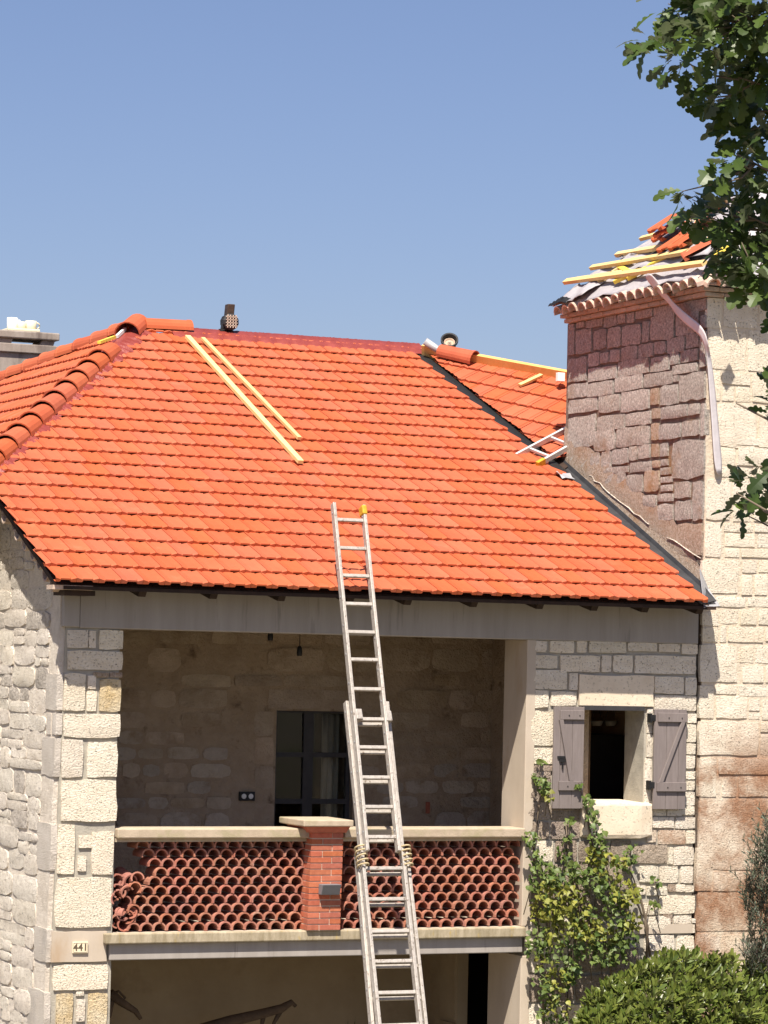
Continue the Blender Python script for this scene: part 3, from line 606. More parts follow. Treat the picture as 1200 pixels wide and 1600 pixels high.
# ---- balustrade: half-round tiles stacked into a screen
bal = MB().box(9.44, 13.60, YF + .30, YF + .33, sz1, sz1 + .02).build('balustrade', M['claustra'], house)
def arc_mesh(r1, r0, dep, a0=-12, a1=192, n=9):
    b = MB()
    for yy, s in ((0, 1), (dep, .93)):
        for i in range(n + 1):
            a = math.radians(a0 + (a1 - a0) * i / n)
            for r in (r1, r0): b.v.append((math.cos(a) * r * s, yy, math.sin(a) * r * s * 1.02))
    k = 2 * (n + 1)
    for i in range(n):
        o, q = 2 * i, 2 * i + 2
        b.f += [(o, q, q + k, o + k)[::-1], (o + 1, o + 1 + k, q + 1 + k, q + 1)[::-1], (o, o + 1, q + 1, q)[::-1], (o + k, q + k, q + 1 + k, o + 1 + k)[::-1]]
    b.f += [(0, k, k + 1, 1)[::-1], (2 * n, 2 * n + 1, 2 * n + 1 + k, 2 * n + k)[::-1]]
    return b.mesh('clay_tile', M['claustra'])
arc = arc_mesh(.066, .0525, .27)
zr0 = atY(490, 1309, YF)[2]; zr1 = atY(490, 1294, YF)[2]
pxL, pxR = atY(480, 1440, YF)[0], atY(537, 1440, YF)[0]
rowh = (zr0 - sz1) / 10.15
for r in range(10):
    for (xa, xb) in ((9.44, pxL), (pxR, 13.60)):
        x = xa + .066 + (0.064 if r % 2 else 0)
        while x < xb - .03:
            gone = xa < 10 and x - 9.44 - .05 < (.09, .13, .09, .15, .22, .30, .34, .31, .24, .17)[r] and not (r == 9 and .03 < x - 9.44 < .12)
            if not gone:
                Mw = Matrix.Translation(Vector(A(x + rng.uniform(-.003, .003), YF + .035 + rng.uniform(-.008, .008), sz1 + .018 + r * rowh + rng.uniform(-.003, .003)) + OFF)) @ Matrix.Rotation(rng.uniform(-.05, .05), 4, 'Y')
                place('clay_tile', arc, Mw, bal)
            x += .1285
halfarc = arc_mesh(.064, .050, .15, 10, 120, 6); shard = arc_mesh(.064, .050, .09, 30, 100, 4)
for px, zz, ry in ((.03, .10, 1.3), (.04, .24, 1.7), (.025, .38, 1.2), (.12, .36, .7), (.11, .27, -.9), (.085, .17, 2.2), (.16, .46, .35), (.21, .49, .15), (.10, .07, 2.6), (.03, .47, .9), (.19, .40, -.5), (.13, .14, -1.6)):
    Mw = Matrix.Translation(Vector(A(9.44 + px, YF + .035 + rng.uniform(-.03, .03), sz1 + zz) + OFF)) @ Matrix.Rotation(-ry, 4, 'Y') @ Matrix.Rotation(rng.uniform(-.25, .25), 4, 'X')
    place('broken_tile', arc, Mw, bal)
for i in range(16):
    px = rng.uniform(.01, .20); zz = sz1 + rng.uniform(.02, .50)
    Mw = Matrix.Translation(Vector(A(9.44 + px, YF + rng.uniform(.0, .10), zz) + OFF)) @ Matrix.Rotation(rng.uniform(-2.6, 2.6), 4, 'Y') @ Matrix.Rotation(rng.uniform(-.6, .6), 4, 'X')
    place('broken_tile', halfarc if i % 2 else shard, Mw, bal)
def rail(x0, x1):
    MB().box(x0, x1, YF - .05, YF + .30, zr0, zr1).build('handrail', M['coping'], house, bevel=.012)
    MB().box(x0, x1, YF + .01, YF + .28, zr0 - .035, zr0 - .001).build('handrail_bed', M['coping'], house)
rail(9.425, pxL + .02); rail(pxR - .03, 13.598)
# brick post
bt, bb = atY(512, 1291, YF - .1)[2], sz1
ncou = 17; bh = (bt - bb) / ncou
post = MB(); yp0, yp1 = YF - .115, YF + .30
xl_t, xr_t = atY(488, 1295, yp0)[0], atY(537, 1295, yp0)[0]; xl_b, xr_b = atY(480, 1447, yp0)[0], atY(531.5, 1447, yp0)[0]
def pxl(f): return (xl_b + (xl_t - xl_b) * min(1, f * 1.0), xr_b + (xr_t - xr_b) * f)
a_, b_ = pxl(0); c_, d_ = pxl(1)
post.hexa([(a_ + .006, yp0 + .006, bb), (b_ - .006, yp0 + .006, bb), (b_ - .006, yp1, bb), (a_ + .006, yp1, bb), (c_ + .006, yp0 + .006, bt), (d_ - .006, yp0 + .006, bt), (d_ - .006, yp1, bt), (c_ + .006, yp1, bt)])
post = post.build('brick_post', M['brick_mortar'], house)
for r in range(ncou):
    x0, x1 = pxl((r + .5) / ncou); za, zb_ = bb + r * bh + .006, bb + (r + 1) * bh - .005
    cut = x0 + (x1 - x0) * (.66 if r % 2 else .36)
    for u0, u1 in ((x0, cut - .004), (cut + .004, x1)):
        MB().box(u0, u1, yp0 - rng.uniform(0, .003), yp0 + .10, za, zb_).build('brick', M['brick'], post, bevel=.002)
    ym = yp0 + .108 + (.06 if r % 2 else 0)
    for v0, v1 in ((yp0 + .104, ym + .09), (ym + .098, yp1 - .004)):
        MB().box(x0 + rng.uniform(0, .003), x0 + .09, v0, v1, za, zb_).build('brick', M['brick'], post, bevel=.002)
cz = atY(505, 1291, YF - .12)[2]
xm0, xm1 = (c_ + d_) / 2 - .27, (c_ + d_) / 2 + .26
MB().hexa([(c_ - .03, yp0 - .02, cz - .06), (d_ + .02, yp0 - .02, cz - .06), (d_ + .02, yp1 + .02, cz - .06), (c_ - .03, yp1 + .02, cz - .06),
           (c_ - .08, yp0 - .05, cz), (d_ + .05, yp0 - .05, cz), (d_ + .05, yp1 + .05, cz), (c_ - .08, yp1 + .05, cz)]).build('post_collar', M['brick'], post, bevel=.004)
MB().box(c_ - .13, d_ + .06, yp0 - .10, yp1 + .10, cz + .001, cz + .062).build('post_cap', M['coping'], post, bevel=.01)
# wall lamp on the post
p0, p1 = atY(503.5, 1399, yp0 - .1), atY(533, 1382, yp0 - .1)
MB().hexa([(p0[0], yp0 - .07, p0[2]), (p1[0], yp0 - .07, p0[2]), (p1[0], yp0 - .004, p0[2]), (p0[0], yp0 - .004, p0[2]),
           (p0[0], yp0 - .115, p1[2]), (p1[0], yp0 - .115, p1[2]), (p1[0], yp0 - .004, p1[2]), (p0[0], yp0 - .004, p1[2])]).build('wall_lamp', M['lampgrey'], post, bevel=.005)
# house number plaque
xp0, xp1 = atY(112.5, 1480, YF)[0], atY(136.5, 1480, YF)[0]; zp0, zp1 = atY(124, 1489, YF)[2], atY(124, 1471.5, YF)[2]
plq = MB().box(xp0, xp1, YF - .022, YF - .006, zp0, zp1).build('house_number_plaque', M['ivory'], None, bevel=.003)
tag(plq, 'small ivory enamel plaque reading 441 on the corner pier', 'house number')
bd = MB(); e = .008; tt = .0025; y0 = YF - .0235; y1 = YF - .0222
for a, b, c, d in ((xp0 + e, xp1 - e, zp0 + e, zp0 + e + tt), (xp0 + e, xp1 - e, zp1 - e - tt, zp1 - e), (xp0 + e, xp0 + e + tt, zp0 + e + tt, zp1 - e - tt), (xp1 - e - tt, xp1 - e, zp0 + e + tt, zp1 - e - tt)):
    bd.box(a, b, y0, y1, c, d)
bd.build('plaque_border', M['ink'], plq)
fc = bpy.data.curves.new('digits', 'FONT'); fc.body = '441'; fc.align_x = 'CENTER'; fc.align_y = 'CENTER'; fc.size = (zp1 - zp0) * .86; fc.extrude = .0008; fc.offset = .0022; fc.space_character = 1.08
fo = bpy.data.objects.new('digits_tmp', fc)
COL.objects.link(fo); bpy.context.view_layer.update()
dm = bpy.data.meshes.new_from_object(fo.evaluated_get(bpy.context.evaluated_depsgraph_get())); bpy.data.objects.remove(fo)
dm.materials.clear(); dm.materials.append(M['ink'])
place('digits', dm, frame(((xp0 + xp1) / 2, YF - .0232, (zp0 + zp1) / 2), (1, 0, 0), (0, 0, 1), (0, -1, 0)), plq)

# ------------------------------------------------------------------ roofs
TW, TL_, GA = 0.21, 0.42, 0.335
PROF = [(0, .021, -.031), (.16, .011, -.031), (.25, .005, -.030), (.29, .014, -.011), (.70, .013, -.011), (.745, .004, -.030), (.84, .010, -.031), (.985, .018, -.031)]
def tile_verts(w=TW, L=TL_, c0=0.0, c1=1.0):
    V = []
    def lift(y): return .044 * (1 - y / L)
    loops = [('t', L, 0), ('t', .022, 0), ('t', 0.002, -.010), ('b', 0.0, 0), ('b', .06, 0)]
    for kind, y, dz in loops:
        for f, zt_, zb_ in PROF:
            V.append((f * w, y, (zt_ if kind == 't' else zb_) + dz + lift(y)))
    n = len(PROF); F = []
    for l in range(4):
        for i in range(n - 1): F.append((l * n + i + 1, l * n + i, (l + 1) * n + i, (l + 1) * n + i + 1)[::-1])
    for l in range(3):                                   # close the two sides of the nose
        pass
    V.append((0, L, -.012)); F += [(0, n, 2 * n, 3 * n, 5 * n)]
    F += [(2 * n - 1, 5 * n - 1, 4 * n - 1, 3 * n - 1)]
    return V, F
TV, TF = tile_verts()
def flipped(F): return [tuple(reversed(f)) for f in F]
_tm = MB(); _tm.v = list(TV); _tm.f = flipped(TF)
TILE = _tm.mesh('roof_tile', M['tile'])
def lay(O, ux, vy, nz, vmin, vmax, xl, xr, stag=0.062, seed=1):
    """courses of tiles up a slope; xl / xr give the side limits at height v. Returns (course, matrix, clipped vertices or None)"""
    rg = random.Random(seed); out = []
    nc = int((vmax - vmin) / GA) + 1
    O = np.array(O, float); ux = np.array(ux); vy = np.array(vy); nz = np.array(nz)
    for i in range(nc):
        v = vmin + i * GA
        lo, hi = min(xl(v), xl(v + TL_)), max(xr(v), xr(v + TL_))
        off = (i * stag) % TW
        j = math.floor((lo - off) / TW)
        while off + j * TW < hi:
            x = off + j * TW; j += 1
            ml0, ml1, mr0, mr1 = xl(v), xl(v + TL_), xr(v), xr(v + TL_)
            if x + TW <= min(ml0, ml1) + .02 or x >= max(mr0, mr1) - .02: continue
            clip = None
            top = vmax - v
            if x < max(ml0, ml1) or x + TW > min(mr0, mr1) or top < TL_:
                clip = [((ml0 - x, 0), (ml1 - ml0, TL_), -1), ((mr0 - x, 0), (mr1 - mr0, TL_), 1), ((0, top), (1, 0), -1)]
            P = O + ux * x + vy * v + nz * (.012 + rg.uniform(0, .003))
            ry = rg.uniform(-.006, .006); rx = rg.uniform(-.004, .004)
            Mw = frame(P, ux, vy, nz) @ Matrix.Rotation(ry, 4, 'Y') @ Matrix.Rotation(rx, 4, 'X') @ Matrix.Rotation(rg.uniform(-.004, .004), 4, 'Z')
            out.append((i, Mw, clip))
    return out
# deck under everything
VT = np.linalg.norm(A(0, YR - YE, ZR - ZE))
W0 = A(15.17, 33.22, roofZ(33.22)); W1 = A(15.31, 29.77, roofZ(29.77))
hw = A(math.cos(math.radians(-31)), math.sin(math.radians(-31)), 0)
NW = unit(np.cross(hw, W0 - W1)); NW = NW if NW[2] > 0 else -NW
WH = unit(atPlane(820, 620, W0, NW) - atPlane(720, 600, W0, NW))
VW = unit(np.cross(NW, WH)); VW = VW if VW[2] > 0 else -VW
WR1 = atPlane(880, 590, W0, NW); WR0 = atPlane(648, 553, W0, NW)
NL = unit(np.cross(APEX - A(8.95, 29.41, 1.91), A(0, 1, 0))); NL = NL if NL[2] > 0 else -NL
VL = unit(np.cross(NL, A(0, -1, 0))); VL = VL if VL[2] > 0 else -VL
BK = atPlane(0, 600, APEX, NL)                               # a point on the far hip
def dn(p, n, t=.03): return np.array(p) - np.array(n) * t
dk = MB()
fr = [A(8.66, YE + .05, roofZ(YE + .05)), A(15.40, YE + .05, roofZ(YE + .05)), A(15.38, 29.8, roofZ(29.8)), A(15.22, YR, ZR), A(APEX[0], YR, ZR), A(8.66, 28.95, roofZ(28.95))]
for t_ in (.028, .075): dk.v += [tuple(dn(p, NR, t_)) for p in fr]
dk.f += [(0, 1, 2, 3, 4, 5), (11, 10, 9, 8, 7, 6)] + [(i, 6 + i, 6 + (i + 1) % 6, (i + 1) % 6) for i in range(6)]
n0 = len(dk.v)
bk2 = APEX + (BK - APEX) * 2.6; hp2 = APEX + (HIP2 - APEX) * 1.35
lp = [APEX, hp2, hp2 + A(-.4, 2, 0) * 0 + A(0, 9, 0), bk2]
dk.v += [tuple(dn(p, NL, .028)) for p in lp] + [tuple(dn(p, NL, .13)) for p in lp]
dk.f += [(n0 + 3, n0 + 2, n0 + 1, n0), (n0 + 4, n0 + 5, n0 + 6, n0 + 7)] + [(n0 + i, n0 + (i + 1) % 4, n0 + 4 + (i + 1) % 4, n0 + 4 + i) for i in range(4)]
n0 = len(dk.v)
wl = 1.0
wp = [W1, W1 + VW * .55, W1 + VW * 2.45 + WH * 1.2, WR0]
dk.v += [tuple(dn(p, NW, .03)) for p in wp] + [tuple(dn(p, NW, .13)) for p in wp]
dk.f += [(n0, n0 + 1, n0 + 2, n0 + 3), (n0 + 7, n0 + 6, n0 + 5, n0 + 4)] + [(n0 + i, n0 + 4 + i, n0 + 4 + (i + 1) % 4, n0 + (i + 1) % 4) for i in range(4)]
# far side of the roof
n0 = len(dk.v)
rb = [A(APEX[0], YR, ZR), A(15.22, YR, ZR), A(15.4, 39, ZR - 2.5), bk2]
dk.v += [tuple(dn(p, (0, 0, 1), .05)) for p in rb]; dk.f += [(n0, n0 + 1, n0 + 2, n0 + 3)]
roof = dk.build('roof', M['wood_dark'], house)

front = lay(PR, UR, VR, NR, -.02, VT - .10,
            lambda v: max(8.62, hipX(YE + v * VR[1]) + .12), lambda v: np.interp(YE + v * VR[1], [29.5, 29.9, 33.4], [15.34, 15.25, 15.09]), seed=3)
OL = APEX - VL * 6.0
lefts = lay(OL, A(0, -1, 0), VL, NL, 0, 6.0 - .05, lambda v: -( (6.0 - v) / 6.0) * 10, lambda v: (6.0 - v) * ((APEX[1] - 29.41) / np.linalg.norm((APEX - A(8.95, 29.41, 1.91)) * A(1, 0, 1))) - .10, seed=4)
# the far hip limits the left slope: (BK - APEX) in slope coordinates
bx_, bv_ = np.dot(BK - APEX, A(0, -1, 0)), -np.dot(BK - APEX, VL)
lefts = lay(OL, A(0, -1, 0), VL, NL, .9, 6.0 - .05, lambda v: (6.0 - v) * bx_ / bv_ + .12, lambda v: (6.0 - v) * ((APEX[1] - 29.41) / np.linalg.norm((APEX - A(8.95, 29.41, 1.91)) * A(1, 0, 1))) - .12, seed=4)
OW = W1 - VW * .35
e1 = W0 - W1
ex, ev = np.dot(e1, WH), np.dot(e1, VW)
vtopW = np.dot(WR0 - OW, VW); vtop1 = np.dot(WR1 - OW, VW); xtop1 = np.dot(WR1 - OW, WH)
wing = lay(OW, WH, VW, NW, .34, max(vtopW, vtop1) - .03, lambda v: (v - .35) * ex / ev + .15, lambda v: .64 * (v - .35) - .30, stag=0.0, seed=5)
def ok_wing(Mw):
    return True
front.sort(key=lambda t: t[0])
TVM = [(TW - p[0], p[1], p[2]) for p in TV]
def clip_geo(clip, mirror=False):
    bm = bmesh.new(); vs = [bm.verts.new(p) for p in (TVM if mirror else TV)]
    for f in (TF if mirror else flipped(TF)): bm.faces.new([vs[i] for i in f])
    for (px, py), (dx, dy), sg in clip:
        no = Vector((dy, -dx, 0)) * sg
        bmesh.ops.bisect_plane(bm, geom=bm.verts[:] + bm.edges[:] + bm.faces[:], plane_co=(px, py, 0), plane_no=no, clear_outer=True)
    bm.verts.index_update()
    r = [tuple(v.co) for v in bm.verts], [tuple(v.index for v in f.verts) for f in bm.faces]
    bm.free(); return r
def tile_mesh(clip):
    if clip is None: return TILE
    b = MB(); b.v, b.f = clip_geo(clip)
    return b.mesh('roof_tile', M['tile']) if b.f else None
for i, Mw, clip in front[:300]:
    me = tile_mesh(clip)
    if me: place('roof_tile', me, Mw, roof)
rest = MB(); nf = flipped(TF)
for i, Mw, clip, mir in [(*t, False) for t in front[300:] + lefts] + [(*t, True) for t in wing]:
    tv, tfc = clip_geo(clip, mir) if clip else ((TVM, TF) if mir else (TV, nf))
    if tfc: rest.add([np.array(Mw @ Vector(p)) - OFF for p in tv], tfc)
tag(rest.build('roof_tile', M['tile'], roof), kind='stuff')

# hip and ridge tiles
def barrel(name, a, b, r0, r1, up, m, parent, th=.014, n=10, arc_deg=188, collar=True):
    a = np.array(a); b = np.array(b); d = unit(b - a); L = np.linalg.norm(b - a); up = np.array(up, float); x = unit(np.cross(d, up)); u = np.cross(x, d)
    mb = MB(); st = [(0, r0), (.07 * L, r0 * 1.0), (.085 * L, r0 * .95), (L, r1)] if collar else [(0, r0), (L, r1)]
    rows = []
    for q, r in st: rows.append((q, r))
    k = n + 1
    for q, r in rows:
        for i in range(k):
            an = math.radians(90 - arc_deg / 2 + arc_deg * i / n); mb.v.append(tuple(a + d * q + x * math.cos(an) * r + u * math.sin(an) * r))
    for q, r in reversed(rows):
        for i in range(k):
            an = math.radians(90 - arc_deg / 2 + arc_deg * i / n); mb.v.append(tuple(a + d * q + x * math.cos(an) * (r - th) + u * math.sin(an) * (r - th)))
    R = 2 * len(rows)
    for s in range(R):
        s2 = (s + 1) % R
        for i in range(n): mb.f.append((s * k + i, s * k + i + 1, s2 * k + i + 1, s2 * k + i))
    return mb.build(name, m, parent, False)
def along(a, b, t): return np.array(a) + (np.array(b) - np.array(a)) * t
upF = unit(NR + NL)
hipA = APEX.copy(); hipB = A(8.95, 29.41, 1.91); hd = unit(hipB - hipA); hl = 6.4
q = 1.12
while q < hl:                                               # front hip: from the open gap near the top down out of the picture
    a = hipA + hd * (q + .48) + upF * (.015 + .012); b = hipA + hd * q + upF * .0
    barrel('hip_tile', a, b, .150, .128, upF, M['hip_tile'], roof); q += .425
barrel('hip_tile', hipA + hd * .42 + upF * .035, hipA - hd * .05 + upF * .03, .155, .14, upF, M['hip_tile'], roof)
upB = unit(NL + unit((0.2, .6, .8)))
bdv = unit(BK - APEX); q = .0
while q < 7.5:
    barrel('hip_tile', APEX + bdv * (q + .44) + upB * .03, APEX + bdv * q + upB * .01, .13, .115, upB, M['hip_tile'], roof); q += .385
barrel('ridge_tile', A(APEX[0] + .62, YR, ZR + .05), A(APEX[0] + .05, YR, ZR + .04), .125, .12, (0, 0, 1), M['hip_tile'], roof)
# maroon ridge roll with a scalloped skirt dressed over the top course
rr = MB(); nx_ = 180; x0r, x1r = APEX[0] + .35, 15.28
for i in range(nx_ + 1):
    x = x0r + (x1r - x0r) * i / nx_; ph = (x / TW) * 2 * math.pi
    s = .5 + .5 * math.sin(ph)
    for d, h in ((-.225 - .04 * s, .036 + .016 * s), (-.20, .055 + .014 * s), (-.10, .075), (0, .085), (.10, .065), (.2, .02)):
        rr.v.append((x, YR + d, ZR - abs(d) * SL + h + rng.uniform(-.003, .003)))
for i in range(nx_):
    for j in range(5): rr.f.append((i * 6 + j, (i + 1) * 6 + j, (i + 1) * 6 + j + 1, i * 6 + j + 1))
rr.build('ridge_roll', M['maroon'], roof, True)
# pleated maroon hip flashing
hf = MB(); nh = 150
sideF = unit(np.cross(hd, NR)); sideF = sideF if sideF[0] > 0 else -sideF
sideL = unit(np.cross(hd, NL)); sideL = sideL if sideL[0] < 0 else -sideL
for i in range(nh + 1):
    t_ = .15 + (hl - .15) * i / nh; c = hipA + hd * t_
    pl = .008 * math.sin(i * 2.1) + rng.uniform(-.006, .006); w = .195 + .02 * math.sin(i * 1.3) + rng.uniform(-.012, .012)
    hf.v += [tuple(c + sideF * w + NR * (.045 + pl)), tuple(c + sideF * (w * .62) + NR * (.062 + pl)), tuple(c + sideF * .05 + upF * .075), tuple(c + sideL * .05 + upF * .075), tuple(c + sideL * w * .8 + NL * (.055 + pl))]
for i in range(nh):
    for j in range(4): hf.f.append((i * 5 + j, (i + 1) * 5 + j, (i + 1) * 5 + j + 1, i * 5 + j + 1))
hf.build('hip_flashing', M['maroon'], roof)
# pale hip batten showing in the gap
MB().bar(hipA + hd * .30 + upF * .10 + sideL * .05, hipA + hd * .66 + upF * .10 + sideL * .05, .03, .035, upF).build('hip_batten', M['white'], roof)
# dark flashing between the roof and the tower, apron at the eave end
lf = MB()
ft = [(15.30, YE + .02), (15.34, 29.9)]
XT = 15.53
lf.add([A(15.30, YE + .05, roofZ(YE + .05) - .02), A(15.50, YE + .10, roofZ(YE + .1) + .0), A(15.515, YF + .02, roofZ(YF) + .05), A(15.515, 30.1, roofZ(30.1) + .05), A(15.50, 30.1, roofZ(30.1) + .0), A(15.30, 30.1, roofZ(30.1) - .02)],
       [(0, 1, 4, 5), (1, 2, 3, 4)])
lfo = lf.build('wall_flashing', M['lead'], roof); sm = lfo.modifiers.new('thick', 'SOLIDIFY'); sm.thickness = .012
ap = MB().add([A(15.32, YE + .02, roofZ(YE) - .03), A(15.54, YF - .36, roofZ(YF - .36) - .05), A(15.60, YF - .02, roofZ(YF) - .03), A(15.50, YF - .02, roofZ(YF) + .16)], [(0, 1, 2, 3)])
apo = ap.build('flashing_apron', M['zinc'], roof); sm = apo.modifiers.new('thick', 'SOLIDIFY'); sm.thickness = .008
# black gap strip of the valley between the main roof and the wing
gp = MB(); ng = 22
for i in range(ng + 1):
    c = W1 - (W0 - W1) * .03 + (W0 - W1) * 1.03 * i / ng
    gp.v += [tuple(c - UR * .10 + NR * .005), tuple(c + NR * .035), tuple(c + WH * .17 + NW * .012)]
for i in range(ng):
    for j in (0, 1): gp.f.append((3 * i + j, 3 * i + j + 1, 3 * i + j + 4, 3 * i + j + 3))
gpo = gp.build('valley_felt', M['black'], roof)
# crumpled zinc at the foot of that joint
cz_ = MB(); cc = onroof(872, 745, .03)
for i in range(5):
    for j in range(4): cz_.v.append(tuple(cc + UR * (.16 * (i / 4 - .2)) - VR * (.22 * (j / 3 - .3)) + NR * (.03 + rng.uniform(-.02, .03))))
for i in range(4):
    for j in range(3): cz_.f.append((i * 4 + j, i * 4 + j + 1, (i + 1) * 4 + j + 1, (i + 1) * 4 + j))
o_ = cz_.build('crumpled_flashing', M['zinc'], roof)
# wing ridge board
bA = atPlane(662, 548, W0 + NW * .06, NW); bB = atPlane(882, 588, W0 + NW * .06, NW)
MB().bar(bA - VW * .02, bB - VW * .02 + WH * .3, .06, .17, NW).build('ridge_board', M['pine_board'], roof)
# eave: fascia strip, rafter tails
MB().box(8.72, 15.46, YE + .03, YE + .10, ZE - .05, ZE - .018).build('fascia', M['wood_dark'], roof)
for px in (216, 327, 433, 540, 630, 733, 836, 921, 1000, 1085):
    c = atY(px, 945, YE + .25); xx = c[0]
    zt_ = roofZ(YE + .08) - .10
    MB().hexa([(xx - .035, YE + .16, zt_ - .03), (xx + .035, YE + .16, zt_ - .03), (xx + .035, YF - .012, roofZ(YF) - .24), (xx - .035, YF - .012, roofZ(YF) - .24),
               (xx - .035, YE + .12, zt_ + .02), (xx + .035, YE + .12, zt_ + .02), (xx + .035, YF - .012, roofZ(YF) - .085), (xx - .035, YF - .012, roofZ(YF) - .085)]).build('rafter_tail', M['wood_dark'], roof)
# old canal tiles and boards under the verge
ot = arc_mesh(.085, .070, .30, 0, 180, 6); ot.materials.clear(); ot.materials.append(M['old_tile'])
for i in range(1, 13):
    Y = YE + .10 + i * .21
    P = A(8.70 + rng.uniform(-.02, .02), Y, roofZ(Y) - .115 + rng.uniform(-.012, .012))
    place('verge_tile', ot, frame(P, unit((0, 1, SL)), (1, 0, 0), unit((0, SL, -1))) @ Matrix.Rotation(rng.uniform(-.2, .2), 4, 'X'), roof)
MB().box(8.62, 9.0, YE + .04, YE + .22, ZE - .052, ZE - .012).build('verge_board', M['old_tile'], roof)
MB().box(8.76, 9.05, YE + .12, YF, ZE - .10, ZE - .055).build('soffit_board', M['wood_dark'], roof)

# chimney behind the far hip
CY = 37.2
c0, c1 = atY(-60, 600, CY), atY(79, 600, CY)
zc1 = atY(40, 552, CY)[2]; zlow = zc1 - 2.5
chim = MB().box(c0[0], c1[0], CY, CY + .4, zlow, zc1).build('chimney', M['chimney'], house)
za = atY(40, 538, CY)[2]; zb_ = atY(40, 530, CY)[2]; zc_ = atY(40, 518, CY)[2]
MB().box(c0[0] - .05, c1[0] + .07, CY - .04, CY + .44, zc1 + .001, za).build('chimney_ledge', M['chimney'], chim, bevel=.01)
for xx in (atY(8, 535, CY)[0], atY(74, 535, CY)[0]):
    for yy in (CY + .0, CY + .28):
        MB().hexa([(xx - .10, yy, za + .001), (xx + .08, yy, za + .001), (xx + .08, yy + .12, za + .001), (xx - .10, yy + .12, za + .001), (xx - .06, yy, zb_), (xx + .10, yy, zb_), (xx + .10, yy + .12, zb_), (xx - .06, yy + .12, zb_)]).build('chimney_leg', M['chimney'], chim)
MB().box(c0[0] - .05, c1[0] + .09, CY - .05, CY + .45, zb_ + .001, zc_).build('chimney_cap', M['chimney'], chim, bevel=.015)
ptop = lambda px: A(atY(px, 517, CY + .15)[0], CY + .15, zc_)
t0 = ptop(32); MB().box(ptop(8)[0], ptop(58)[0], CY + .02, CY + .34, zc_ + .002, zc_ + .04).build('tray', M['cream_plastic'], None, bevel=.01)
tag(bpy.data.objects['tray'], 'flat cream tray lying on the chimney cap', 'tray')
def mug(c, r, h, m, name, lab, handle=True, flare=1.0):
    o = MB().lathe(c, [(.001, .002), (r * .9, .0), (r, h * .1), (r * flare, h), (r * flare - .01, h), (r * .85, h * .15), (.001, h * .12)], 16).build(name, m, None, True)
    tag(o, lab, name)
    if handle:
        pts = [c + A(r + .01 + .035 * math.sin(a), 0, h * .5 + h * .32 * math.cos(a)) for a in np.linspace(0, math.pi, 8)]
        MB().tube(pts, .009, 6).build('handle', m, o, True)
    return o
zt_ = A(0, 0, .042)
mug(ptop(19) + zt_, .068, .135, M['white'], 'mug', 'white mug standing at the left end of the cream tray on the chimney')
mug(ptop(33) + zt_, .060, .09, M['cream_plastic'], 'pot', 'small cream pot in the middle of the chimney tray', False, 1.1)
mug(ptop(48) + zt_, .070, .11, M['cream_plastic'], 'cup', 'cream cup with a handle at the right end of the chimney tray', True, 1.05)

# ------------------------------------------------------------------ tower
tower = thing('stone_tower', (17, 28.5, ZG), 'square weathered stone tower right of the house with a half stripped roof', 'tower')
TX0, TX1, TY0, TY1, TZ = 15.53, 18.7, 27.0, 30.06, 3.72
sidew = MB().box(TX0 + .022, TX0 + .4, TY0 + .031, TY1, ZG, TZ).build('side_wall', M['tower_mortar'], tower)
frontw = MB().box(TX0 + .0302, TX1, TY0 + .012, TY0 + .4, ZG, TZ - .002).build('front_wall', M['front_mortar'], tower)
MB().box(TX0 + .4, TX1 - .001, TY0 + .4, TY1 - .001, ZG, TZ - .004).build('tower_core', M['tower_mortar'], tower)
def tstone(x0, x1, y0, y1, m, **k):
    xm, ym = (x0 + x1) / 2, (y0 + y1) / 2
    return stone(sidew, (TX0, 0, 0), (0, 1, 0), (0, 0, 1), (-1, 0, 0), max(atX(x1, ym, TX0)[1], TY0 + .005), min(atX(x0, ym, TX0)[1], TY1), atX(xm, y1, TX0)[2], min(atX(xm, y0, TX0)[2], TZ), m, joint=.0035, rough=.008, back=.06, corner=.20, jitter=.08, proud=rng.uniform(-.003, .003), **k)
TLst = [(75, 132, 365, 655), (105, 138, 318, 352), (140, 205, 360, 445), (210, 340, 288, 442), (345, 445, 262, 440), (450, 515, 245, 415), (518, 580, 235, 410), (585, 715, 215, 372), (720, 880, 165, 345), (885, 1125, 95, 330),
        (135, 260, 445, 640), (265, 368, 450, 610), (372, 478, 435, 600), (482, 630, 410, 580), (632, 690, 385, 555), (693, 880, 330, 540), (882, 1060, 300, 500), (1065, 1135, 340, 450),
        (75, 220, 660, 855), (225, 315, 625, 735), (318, 388, 620, 712), (390, 470, 600, 705), (472, 600, 575, 692), (602, 720, 555, 672), (722, 815, 540, 645), (818, 955, 505, 635), (960, 1060, 480, 597), (1065, 1135, 460, 740),
        (840, 915, 625, 722), (918, 1055, 600, 702), (228, 445, 728, 842), (450, 690, 672, 805), (695, 840, 650, 772), (860, 1045, 708, 788),
        (75, 220, 855, 972), (222, 420, 842, 958), (425, 640, 795, 918), (645, 860, 772, 885), (862, 905, 795, 852), (908, 1150, 770, 992),
        (80, 300, 968, 1085), (305, 470, 935, 1080), (473, 690, 900, 1072), (765, 905, 865, 1030), (75, 290, 1085, 1345), (295, 505, 1090, 1210), (508, 700, 1070, 1180), (775, 975, 1020, 1125), (978, 1065, 1005, 1102), (1068, 1155, 1002, 1255)]
RUST = [(692, 762, 885, 1025), (702, 772, 1040, 1130)]
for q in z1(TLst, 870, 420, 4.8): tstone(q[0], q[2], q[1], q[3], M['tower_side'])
for q in z1(RUST, 870, 420, 4.8): tstone(q[0], q[2], q[1], q[3], M['tower_side_rust'])
